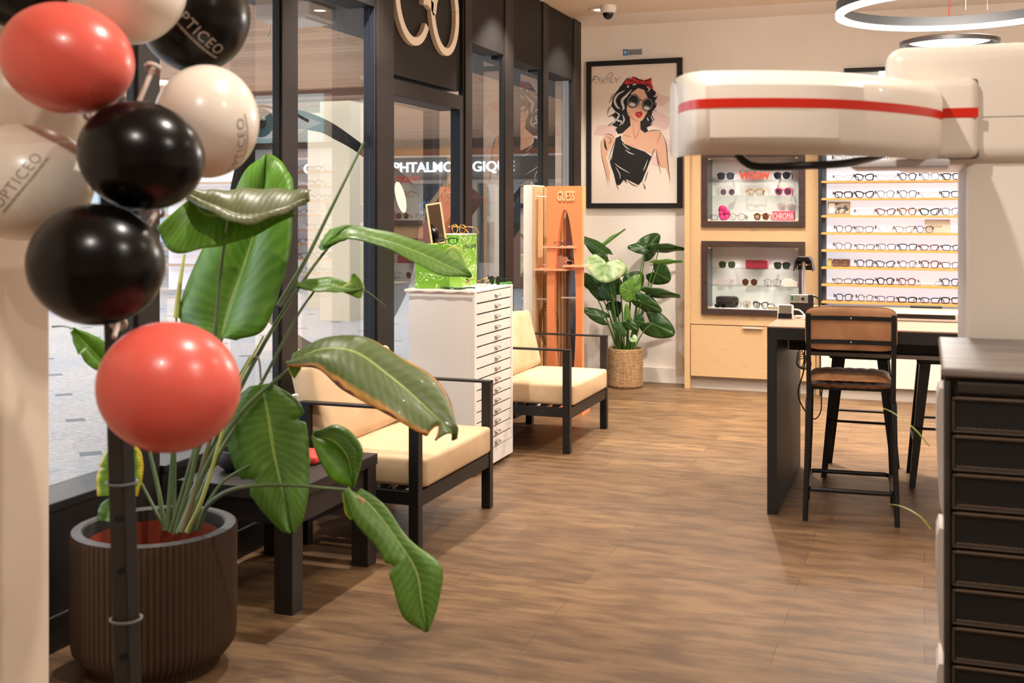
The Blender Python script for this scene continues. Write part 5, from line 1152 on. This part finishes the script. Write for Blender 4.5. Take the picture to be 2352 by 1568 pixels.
MB().lathe([(.252, .443), (.222, .446), (.216, .44), (.214, .10), (.0005, .10)], pc, 96).build('planter_rim', mat('planter dark grey', (58, 56, 56), .5), pl, smooth=True)
MB().lathe([(.205, .405), (.200, .408), (.19, .30), (.0005, .30)], pc, 96).build('inner_pot', mat('rust orange inner pot', (130, 44, 18), .6), pl, smooth=True)
MB().lathe([(.19, .302), (.1, .318), (.0005, .322)], pc, 40).build('soil', noisy('dark soil', (34, 26, 20), (60, 46, 34), (60, 60, 60), rough=.95), pl, smooth=True)
bp = thing('bird_of_paradise_plant', 'large leafy banana-like plant with arching leaves in the ribbed planter', 'plant', (pc.x, pc.y, .32))
sm = noisy('petiole green', (74, 94, 58), (104, 122, 78), (5, 5, 5), rough=.4); sm2 = noisy('petiole brown green', (112, 92, 62), (92, 108, 66), (9, 9, 9), rough=.45)
stem([(392, 1222, 3.66), (440, 1060, 3.7), (486, 860, 3.78), (512, 770, 3.8)], .010, sm, bp)
stem([(402, 1225, 3.62), (450, 1050, 3.62), (490, 800, 3.62), (505, 640, 3.6), (524, 500, 3.56)], .009, sm, bp)
stem([(410, 1224, 3.6), (480, 1060, 3.62), (560, 940, 3.66), (650, 860, 3.7), (690, 828, 3.68)], .011, sm, bp)
stem([(420, 1226, 3.6), (500, 1050, 3.68), (600, 880, 3.76), (680, 730, 3.8), (722, 668, 3.84)], .008, sm, bp)
stem([(405, 1220, 3.7), (500, 1000, 3.8), (600, 800, 3.9), (700, 640, 3.95), (760, 560, 3.98)], .010, sm, bp)
stem([(640, 702, 3.86), (700, 600, 3.9), (760, 480, 3.95), (836, 326, 4.02)], .009, sm, bp, 'spear')
stem([(455, 1216, 3.55), (478, 1160, 3.5), (540, 1122, 3.44), (650, 1114, 3.42), (800, 1124, 3.4)], .0085, sm, bp)
stem([(398, 1222, 3.66), (420, 1130, 3.7), (500, 930, 3.75), (560, 850, 3.78), (592, 820, 3.78), (600, 880, 3.72)], .007, sm2, bp)
stem([(378, 1218, 3.7), (365, 1130, 3.74), (345, 1040, 3.78), (330, 960, 3.8)], .009, sm, bp)
stem([(384, 1218, 3.66), (392, 1100, 3.68), (398, 1000, 3.7)], .009, sm, bp)
stem([(418, 1222, 3.58), (445, 1140, 3.6), (500, 960, 3.66), (575, 820, 3.72)], .011, sm2, bp)
stem([(430, 1222, 3.56), (470, 1130, 3.56), (540, 900, 3.66), (605, 772, 3.72)], .008, mat('yellow green stem', (150, 156, 74), .5), bp)
stem([(440, 1222, 3.62), (500, 1120, 3.66), (560, 1075, 3.68), (640, 1040, 3.7), (712, 1004, 3.72)], .006, sm, bp)
stem([(405, 730, 3.9), (412, 660, 3.92), (424, 584, 3.94)], .011, mat('pale yellow spear', (196, 204, 110), .5), bp, 'spear')
stem([(400, 1210, 3.8), (402, 900, 3.9), (405, 730, 3.9)], .007, sm, bp)
stem([(380, 1215, 3.7), (330, 1120, 3.72), (290, 1040, 3.74), (282, 1010, 3.74)], .006, sm, bp)
stem([(120, 750, 3.35), (145, 749, 3.33), (168, 754, 3.3)], .003, sm, bp)
stem([(834, 664, 3.9), (860, 682, 3.92), (886, 704, 3.95)], .003, sm, bp)
# upright leaf: tip at the top, blade folded along the rib
big_leaf([(508, 782, 3.80), (530, 700, 3.84), (565, 600, 3.88), (600, 480, 3.92), (618, 358, 3.97)], [(470, 770, 3.84), (420, 742, 3.9), (432, 650, 3.94), (515, 490, 3.96), (566, 396, 3.97), (604, 361, 3.97), (612, 358, 3.97)], [(548, 784, 3.76), (620, 745, 3.72), (668, 580, 3.78), (678, 440, 3.86), (662, 388, 3.92), (636, 362, 3.96), (620, 358, 3.97)], LG, bp, fold=.03, wave=.004)
# hanging leaf whose olive underside faces the room
big_leaf([(430, 450, 3.62), (500, 478, 3.58), (560, 500, 3.54), (640, 488, 3.52), (712, 462, 3.54)], [(432, 438, 3.66), (500, 440, 3.66), (580, 436, 3.66), (660, 438, 3.64), (716, 440, 3.58)], [(428, 462, 3.60), (490, 494, 3.52), (562, 520, 3.48), (645, 498, 3.48), (704, 472, 3.52)], LO, bp, fold=.02, wave=.003)
big_leaf([(440, 452, 3.63), (470, 490, 3.63), (520, 495, 3.62), (600, 500, 3.62), (676, 488, 3.62)], [(432, 446, 3.64), (480, 462, 3.66), (530, 470, 3.68), (600, 480, 3.67), (678, 484, 3.63)], [(360, 524, 3.58), (396, 580, 3.55), (480, 570, 3.54), (570, 548, 3.57), (680, 494, 3.62)], LG, bp, fold=.01, wave=.003)
big_leaf([(436, 450, 3.63), (420, 480, 3.62), (400, 505, 3.6), (362, 522, 3.58)], [(500, 470, 3.66), (470, 500, 3.64), (430, 540, 3.6), (364, 526, 3.58)], [(430, 446, 3.64), (436, 480, 3.64), (440, 514, 3.62), (361, 518, 3.585)], LG, bp, fold=.004)
# arching leaf towards the white cabinet
big_leaf([(746, 566, 3.95), (800, 540, 3.93), (880, 552, 3.9), (960, 580, 3.87), (1030, 612, 3.84), (1084, 636, 3.82)], [(748, 556, 3.98), (790, 520, 4.0), (880, 532, 3.98), (970, 558, 3.95), (1040, 590, 3.9), (1086, 634, 3.82)], [(744, 572, 3.93), (800, 552, 3.88), (880, 570, 3.84), (950, 604, 3.80), (1015, 634, 3.78), (1082, 639, 3.82)], LL, bp, fold=.012)
big_leaf([(1022, 585, 3.9), (1040, 578, 3.9), (1060, 600, 3.88), (1072, 620, 3.85)], [(1018, 580, 3.9), (1034, 568, 3.92), (1054, 572, 3.92), (1074, 618, 3.86)], [(1024, 596, 3.88), (1040, 596, 3.87), (1056, 608, 3.86), (1072, 624, 3.84)], LY, bp, fold=.003, wave=.0006)
big_leaf([(738, 575, 3.94), (745, 560, 3.94), (760, 540, 3.96), (782, 522, 4.0)], [(732, 566, 3.97), (742, 548, 3.97), (758, 528, 4.0), (782, 521, 4.0)], [(750, 574, 3.92), (772, 560, 3.92), (800, 548, 3.92), (800, 535, 3.95)], LG, bp, fold=.003)
# small leaf
big_leaf([(680, 656, 3.84), (712, 660, 3.84), (760, 652, 3.84), (800, 662, 3.85), (832, 664, 3.88)], [(680, 652, 3.85), (712, 642, 3.88), (762, 638, 3.88), (796, 650, 3.88), (833, 661, 3.88)], [(682, 661, 3.84), (715, 670, 3.80), (760, 672, 3.80), (796, 672, 3.82), (831, 668, 3.87)], LL, bp, fold=.008, wave=.001)
big_leaf([(812, 628, 3.86), (818, 646, 3.86), (822, 664, 3.86), (826, 684, 3.86)], [(809, 629, 3.88), (800, 650, 3.86), (778, 664, 3.84), (822, 685, 3.86)], [(815, 628, 3.86), (830, 644, 3.88), (836, 662, 3.89), (829, 684, 3.86)], LY, bp, fold=.004, wave=.0006)
# large scorched leaf
big_leaf([(668, 832, 3.68), (740, 802, 3.66), (815, 808, 3.64), (890, 860, 3.6), (960, 920, 3.56), (1040, 996, 3.52)], [(690, 818, 3.72), (745, 784, 3.76), (830, 776, 3.76), (925, 826, 3.72), (1015, 890, 3.66), (1053, 1004, 3.53)], [(664, 846, 3.66), (730, 850, 3.6), (790, 900, 3.54), (880, 950, 3.48), (960, 996, 3.46), (1000, 1014, 3.48)], LB, bp, fold=.02, nt_=((1, .93, .75, .05),))
big_leaf([(672, 836, 3.66), (676, 846, 3.66), (678, 856, 3.66), (676, 868, 3.66)], [(660, 838, 3.66), (663, 850, 3.66), (668, 860, 3.66), (675, 868, 3.66)], [(690, 836, 3.66), (692, 846, 3.66), (684, 858, 3.66), (678, 868, 3.66)], LY, bp, fold=.003, wave=.0006)
# drooping leaf behind
big_leaf([(602, 882, 3.72), (618, 960, 3.70), (630, 1040, 3.68), (648, 1120, 3.65), (672, 1222, 3.62)], [(578, 886, 3.76), (530, 925, 3.76), (518, 985, 3.75), (545, 1080, 3.72), (595, 1160, 3.68), (645, 1215, 3.64), (668, 1224, 3.62)], [(628, 880, 3.72), (690, 925, 3.71), (708, 1000, 3.70), (712, 1100, 3.66), (700, 1185, 3.62), (680, 1224, 3.62)], LL, bp, fold=.02, nt_=((-1, .57, .35, .03), (1, .30, .3, .025)))
big_leaf([(718, 1004, 3.72), (765, 1012, 3.7), (798, 1050, 3.68), (812, 1118, 3.66)], [(724, 996, 3.74), (780, 978, 3.74), (832, 1030, 3.7), (815, 1118, 3.66)], [(716, 1010, 3.7), (735, 1060, 3.66), (765, 1104, 3.64), (809, 1119, 3.66)], LG, bp, fold=.015)
# long leaf hanging to the lower right
big_leaf([(800, 1124, 3.4), (850, 1160, 3.39), (908, 1235, 3.37), (955, 1310, 3.35), (968, 1380, 3.33), (980, 1448, 3.32)], [(802, 1118, 3.42), (878, 1162, 3.42), (935, 1240, 3.4), (1010, 1296, 3.38), (1008, 1375, 3.35), (984, 1449, 3.32)], [(790, 1130, 3.38), (815, 1200, 3.36), (868, 1262, 3.34), (898, 1335, 3.32), (925, 1415, 3.31), (974, 1449, 3.32)], LL, bp, fold=.018, nt_=((1, .52, .35, .03),))
big_leaf([(795, 1128, 3.4), (800, 1150, 3.4), (806, 1170, 3.4), (812, 1192, 3.4)], [(786, 1130, 3.4), (790, 1160, 3.4), (794, 1180, 3.4), (806, 1193, 3.4)], [(806, 1130, 3.4), (822, 1150, 3.4), (826, 1172, 3.4), (818, 1192, 3.4)], LY, bp, fold=.003, wave=.0006)
big_leaf([(812, 1142, 3.385), (824, 1150, 3.38), (832, 1166, 3.38), (838, 1184, 3.38)], [(816, 1138, 3.385), (834, 1146, 3.38), (840, 1162, 3.38), (840, 1184, 3.38)], [(808, 1148, 3.385), (816, 1158, 3.38), (824, 1172, 3.38), (834, 1185, 3.38)], mat('dry brown patch', (186, 140, 104), .8), bp, fold=.003)
# leaves on the left
big_leaf([(166, 754, 3.3), (190, 782, 3.32), (220, 815, 3.34), (252, 850, 3.36)], [(165, 752, 3.3), (210, 768, 3.34), (250, 795, 3.37), (268, 845, 3.38)], [(167, 757, 3.3), (176, 800, 3.28), (204, 842, 3.3), (246, 858, 3.34)], LG, bp, fold=.01)
big_leaf([(282, 1004, 3.74), (276, 1050, 3.73), (274, 1095, 3.72), (274, 1140, 3.7)], [(274, 1006, 3.76), (236, 1050, 3.74), (222, 1100, 3.72), (224, 1140, 3.7)], [(296, 1004, 3.74), (326, 1040, 3.72), (330, 1090, 3.7), (318, 1140, 3.69)], LY, bp, fold=.01, nt_=((-1, .5, .25, .04),))
big_leaf([(272, 1140, 3.7), (262, 1160, 3.69), (250, 1178, 3.68), (240, 1196, 3.68)], [(262, 1140, 3.7), (238, 1152, 3.7), (226, 1172, 3.7), (225, 1196, 3.69)], [(284, 1144, 3.7), (284, 1166, 3.68), (276, 1186, 3.67), (262, 1200, 3.66)], LL, bp, fold=.006, wave=.001)
# ================================================================ elephant-ear plant in a woven basket
bc = Vector((-2.10, 8.80, 0)); bc = onz(1436, 893, 0)+Vector((-.03, .12, 0)); bc.z = 0
bk_ = thing('woven_basket', 'round woven seagrass basket against the back wall', 'basket', tuple(bc))
def weave():
    m = mat('woven seagrass', (176, 136, 92), .8); t = NT(m); w = t.n('TexWave', bands_direction='Z'); w.inputs['Scale'].default_value = 26; w.inputs['Distortion'].default_value = 3; w.inputs['Detail Scale'].default_value = 3
    t.l(t.coords((1, 1, 1)), w.inputs['Vector']); no = t.n('TexNoise'); t.l(t.coords((60, 60, 20)), no.inputs['Vector']); no.inputs['Scale'].default_value = 1
    t.l(t.mix(.5, t.ramp(w.outputs[0], [(.2, srgb(132, 96, 60)), (.7, srgb(198, 158, 112))]), t.ramp(no.outputs[0], [(.3, srgb(128, 92, 58)), (.7, srgb(206, 168, 120))])), t.b.inputs['Base Color']); t.bump(w.outputs[0], .8, .006); return m
prof = [(.0005, .002), (.135, .002), (.143, .012)]+[(.146+.0018*math.sin(i*PI*.9), .02+.30*i/30) for i in range(31)]+[(.138, .322), (.134, .26), (.0005, .25)]
MB().lathe(prof, bc, 64).build('basket_body', weave(), bk_, smooth='all')
ep2 = thing('elephant_ear_plant', 'green elephant-ear plant with heart-shaped leaves in the woven basket', 'plant', (bc.x, bc.y, .25))
G1 = leaf_mat('dark heart leaf', (34, 66, 26), (44, 80, 32), (64, 96, 44), gloss=.3, freq=12, pale=(90, 120, 60)); G2 = leaf_mat('bright heart leaf', (70, 116, 36), (90, 140, 50), (130, 165, 80), gloss=.3, freq=12)
G3 = leaf_mat('variegated heart leaf', (104, 148, 70), (206, 218, 172), (220, 228, 190), gloss=.25, freq=14); 
Db = (bc.y*CA-bc.x*SA)
def cp(cx, cy): return 1330+.26786*cx, 500+.26786*cy
def heart(att, tip, wid, m, d0=0, d1=0, roll=0, cup=.25, wave=.05):
    """att/tip in plant-crop coordinates; d0,d1 distance offsets; wid = half width in crop px"""
    a = at(*cp(*att), Db+d0); t = at(*cp(*tip), Db+d1); ax = t-a; L_ = ax.length; ax.normalize()
    view = Vector((SA, -CA, 0)); side = ax.cross(view)
    if side.length < .2: side = ax.cross(Vector((0, 0, 1)))
    side.normalize(); side = Matrix.Rotation(roll, 3, ax) @ side; nn = side.cross(ax).normalized()
    W2 = wid*1.18*.26786*Db/F; P = []; UV = []; NA, NR = 44, 7
    for r in range(NR+1):
        row = []; uv = []
        for k in range(NA+1):
            th = -PI+2*PI*k/NA; c = math.cos(th); s = math.sin(th)
            back = .56*L_*(1-.75*max(0, (abs(th)-2.55)/(PI-2.55)))
            x = (L_*c if c > 0 else back*c); shape = (1-.0*c)
            w = W2*abs(s)**.9*(1 if c < 0 else (1-c**3*.25)); y = math.copysign(w, s) if s else 0
            if c > 0: x = L_*(c**1.25)
            f = r/NR; q = a+ax*x*f+side*y*f+nn*(-cup*L_*.3*(f*f)*(.3+abs(s))+wave*L_*f*f*.5*math.sin(7*th))
            row.append(q); uv.append((.5+.5*f*s, .5+.5*f*c))
        P.append(row); UV.append(uv)
    MB().grid(P, 0, UV).build('leaf', m, ep2, smooth='all', solid=.001); return a
def pst(a, base, bend=0, m=None):
    b = bc+Vector((base*.05, random.uniform(-.03, .03), .26)); mid = (a+b)/2+Vector((bend, 0, .05)); c = cr([b, mid, a], 14)
    MB().tube(c, [.007-.003*i/13 for i in range(14)], 6).build('stalk', mat('stalk green', (70, 104, 40), .45), ep2, smooth=True)
HL = [((232, 400), (205, 552), 148, G3, -.16, -.20, 0, -.6), ((205, 290), (30, 165), 62, G1, 0, -.05, .5, -1), ((222, 236), (405, 100), 22, G2, .05, .08, .9, -.2), ((340, 440), (412, 470), 60, G2, -.02, -.06, 0, 0),
 ((558, 258), (416, 250), 46, G3 if 0 else G1, .02, 0, .4, 1), ((575, 270), (690, 140), 85, G1, .06, .12, .2, 1), ((684, 276), (905, 275), 52, G1, 0, .02, .8, 1.2), ((690, 395), (890, 382), 34, G2, -.04, -.04, .9, 1),
 ((660, 470), (782, 540), 92, G1, -.02, -.04, .3, .8), ((610, 655), (870, 682), 52, G1, -.04, -.06, .7, .8), ((440, 630), (350, 600), 80, G2, -.12, -.16, .2, .4), ((440, 630), (520, 485), 70, G2, -.10, -.08, 0, .3), ((540, 720), (708, 806), 58, G2 if 0 else G1, -.12, -.14, .3, .5),
 ((630, 905), (820, 1000), 95, G1, -.06, -.10, 0, 1.2), ((590, 740), (680, 790), 60, G1, 0, 0, 0, .4), ((190, 850), (34, 778), 50, G1, -.04, -.06, .3, -1), ((175, 620), (42, 475), 60, G1, -.02, -.04, .3, -1), ((200, 600), (310, 700), 75, G1, -.04, -.1, .2, -.6), ((300, 600), (345, 520), 70, G1, .02, .02, 0, -.4),
 ((290, 790), (365, 730), 62, G1, .03, .04, 0, -.6), ((380, 960), (292, 905), 48, G1, -.12, -.14, .4, 0), ((418, 850), (405, 735), 26, G2, -.14, -.15, .2, .1), ((460, 1030), (488, 1060), 30, G3, -.14, -.16, 0, .2), ((500, 880), (560, 900), 55, G1, -.1, -.1, 0, .4), ((460, 560), (540, 470), 80, G1, .04, .05, 0, .3), ((90, 560), (36, 560), 45, G1, 0, 0, .2, -1), ((420, 900), (500, 960), 40, G1, -.12, -.14, 0, .2)]
for at_, tp_, w_i, m_, d0, d1, ro, bs_ in HL:
    a = heart(at_, tp_, w_i, m_, d0, d1, ro); pst(a, bs_)
# ================================================================ balloons on a stand
def balloon(u, v, rx, ry, D, m, lab, rot=0.0, knot=(1, -1), group='party balloons', dep=None, pear=.06):
    c = at(u, v, D); R = Vector((CA, SA, 0)); U = Vector((0, 0, 1)); Fd = Vector((-SA, CA, 0)); k = D/F
    X_ = R*math.cos(rot)+U*math.sin(rot); Y_ = -R*math.sin(rot)+U*math.cos(rot); a, b, d = rx*k, ry*k, (dep or min(rx, ry)*1.0)*k
    t = thing('balloon', lab, 'balloon', tuple(c), group); mb = MB(); N1, N2 = 40, 64; P = []
    for i in range(N1+1):
        th = PI*i/N1; P.append([c+X_*(math.sin(th)*math.cos(2*PI*j/N2)*a)+Y_*(math.cos(th)*b)+Fd*(math.sin(th)*math.sin(2*PI*j/N2)*d) for j in range(N2+1)])
    mb.grid(P).build('balloon_skin', m, t, smooth='all')
    kd = (X_*knot[0]*.5+Y_*knot[1]*.5+Fd*.8).normalized(); kp = c+Vector((kd.dot(X_)*a*X_+kd.dot(Y_)*b*Y_+kd.dot(Fd)*d*Fd)); xx, yy = frame(kd)
    MB().lathe([(.012, -.01), (.005, .006), (.004, .012), (.010, .022), (.011, .024), (.0005, .022)], kp, 14, ax=(xx, yy, kd)).build('knot', m, t, smooth=True)
    return t, c, X_, Y_, Fd, a, b, d
red_b = mat('coral red latex', (230, 98, 84), .3, coat=.1, sub=.15); black_b = mat('black latex', (10, 8, 8), .25, spec=.3); white_b = mat('white latex', (236, 224, 208), .3, coat=.25, sub=.1)
def print_on(info, s, size, mt, n0, ang, line2=True, lift=1.004):
    """letters wrapped over the balloon: n0 = (x,y) start on the unit disc facing the viewer"""
    t, c, X_, Y_, Fd, a, b, d = info; x, y = n0; N = Vector((x, y, -math.sqrt(max(.02, 1-x*x-y*y)))); N.normalize()
    T1 = Vector((1, 0, 0)); T1 = (T1-N*T1.dot(N)).normalized(); T2 = -N.cross(T1) if (-N.cross(T1)).y > 0 else N.cross(T1)
    ca, sa = math.cos(ang), math.sin(ang)
    def fn(px, py, dd):
        q = T1*(px*ca-py*sa)+T2*(px*sa+py*ca); r = q.length; dr = (N*math.cos(r)+(q/r)*math.sin(r)) if r > 1e-6 else N
        dr = dr*(lift+dd); return c+X_*dr.x*a+Y_*dr.y*b+Fd*dr.z*d
    mb = text_mb(s, size, fn, .001, space=1.12)
    if line2:
        x = -.42*size*len(s)*.82; e = -x; rnd = random.Random(3)
        while x < e:
            w = rnd.uniform(.05, .2)*size; q = [(x, -.34*size), (x+w, -.34*size), (x+w, -.18*size), (x, -.18*size)]
            mb.add([fn(p[0], p[1], 0) for p in q], [(0, 1, 2, 3)]); x += w+.05*size
    mb.build('print', mt, t, fixn=False)
pk = mat('grey balloon print', (150, 134, 120), .5); pw = mat('pale balloon print', (168, 152, 138), .5); pr = mat('faint red print', (232, 120, 100), .5)
i1 = balloon(154, 134, 152, 127, 2.36, red_b, 'upper red balloon, glossy coral, near the top left of the bunch', -.25, (1, -1)); print_on(i1, 'OPTICEO', .22, pr, (.66, -.62), .95, False)
balloon(325, 358, 144, 125, 2.36, black_b, 'black balloon in the middle of the bunch, under the white right balloon', -.25, (-1, 1))
balloon(221, 607, 154, 140, 2.30, black_b, 'lowest and largest black balloon, just above the lone red one', -.1, (1, 1))
balloon(388, 888, 162, 149, 2.26, red_b, 'lowest red balloon hanging in front of the leafy plant stems', -.15, (-1, 1))
i5 = balloon(475, 279, 118, 130, 2.62, white_b, 'white balloon at the right of the bunch with small print near its edge', .0, (-1, 1)); print_on(i5, 'OPTICEO', .26, pk, (.80, -.50), 1.05, True)
i6 = balloon(448, 38, 124, 128, 2.80, black_b, 'black balloon with pale slanted print at the top right', -.2, (-1, -1)); print_on(i6, 'OPTICEO', .28, pw, (.30, -.40), -.72, True)
i7 = balloon(292, -32, 134, 134, 2.58, white_b, 'white balloon cropped by the top edge between red and black ones', 0, (0, -1)); print_on(i7, 'OPTICEO', .24, pk, (.38, .22), -.05, True)
balloon(45, -55, 135, 120, 2.72, black_b, 'black balloon behind the upper red one in the top left corner', 0, (0, -1))
balloon(25, 235, 172, 150, 2.72, white_b, 'pale balloon behind the upper red balloon at the left edge', 0, (1, 0))
i10 = balloon(52, 418, 160, 134, 2.46, white_b, 'white balloon with grey print climbing to the right at the left edge', 0, (1, 0)); print_on(i10, 'OPTICEO', .235, pk, (.33, -.04), .98, True)
# stand pole
po0, po1 = at(298, 1700, 2.54), at(268, 700, 2.58)
dirp = (po1-po0).normalized(); base = po0+dirp*(-po0.z/dirp.z); topp = base+dirp*1.74
bsd = thing('balloon_stand', 'black perforated pole stand carrying the balloons', 'stand', tuple(base))
MB().bar(base, topp, .043, .043, up=(1, 0, 0)).build('pole', mat('black pole', (20, 18, 18), .4), bsd, bevel=.004)
MB().lathe([(.0005, 0), (.16, 0), (.16, .008), (.03, .014), (.0005, .014)], base, 48).build('base_plate', black_metal, bsd, smooth=True)
fd = Vector((SA, -CA, 0))
for v in (1187, 1304, 1497, 1085, 1400):
    p = base+dirp*((at(290, v, 2.55).z)/dirp.z); xx, yy = frame(fd)
    if v in (1187, 1304, 1497):
        MB().lathe([(.0005, .0), (.0075, .0), (.0085, .0012), (.0075, .0015)], p+fd*.0275+Vector((.0, 0, 0)), 16, ax=(xx, yy, fd)).build('hole', mat('hole dark', (4, 4, 4), .7), bsd)
for v in (1110, 1420):
    p = base+dirp*((at(290, v, 2.55).z)/dirp.z)
    P = [p+Vector((math.cos(t)*.034, math.sin(t)*.034, 0)) for t in [2*PI*i/24 for i in range(24)]]
    MB().tube(P, .0025, 6, closed=True).build('clip_ring', mat('clear grey ring', (110, 110, 112), .2), bsd, smooth=True)
for (u0, v0), (u1, v1) in (((352, 156), (312, 250)), ((210, 262), (232, 300)), ((360, 485), (340, 520)), ((272, 742), (262, 775))):
    a_, b_ = at(u0, v0, 2.5), at(u1, v1, 2.45)
    MB().tube([a_, b_], .0055, 8).build('balloon_stick', mat('milky stick', (206, 192, 180), .3), bsd, smooth=True)
    MB().lathe([(.018, -.004), (.020, 0), (.018, .004), (.010, .002)], a_, 20, ax=(*frame(a_-b_), (a_-b_).normalized())).build('balloon_cup', mat('milky cup', (226, 214, 204), .2), bsd, smooth=True)
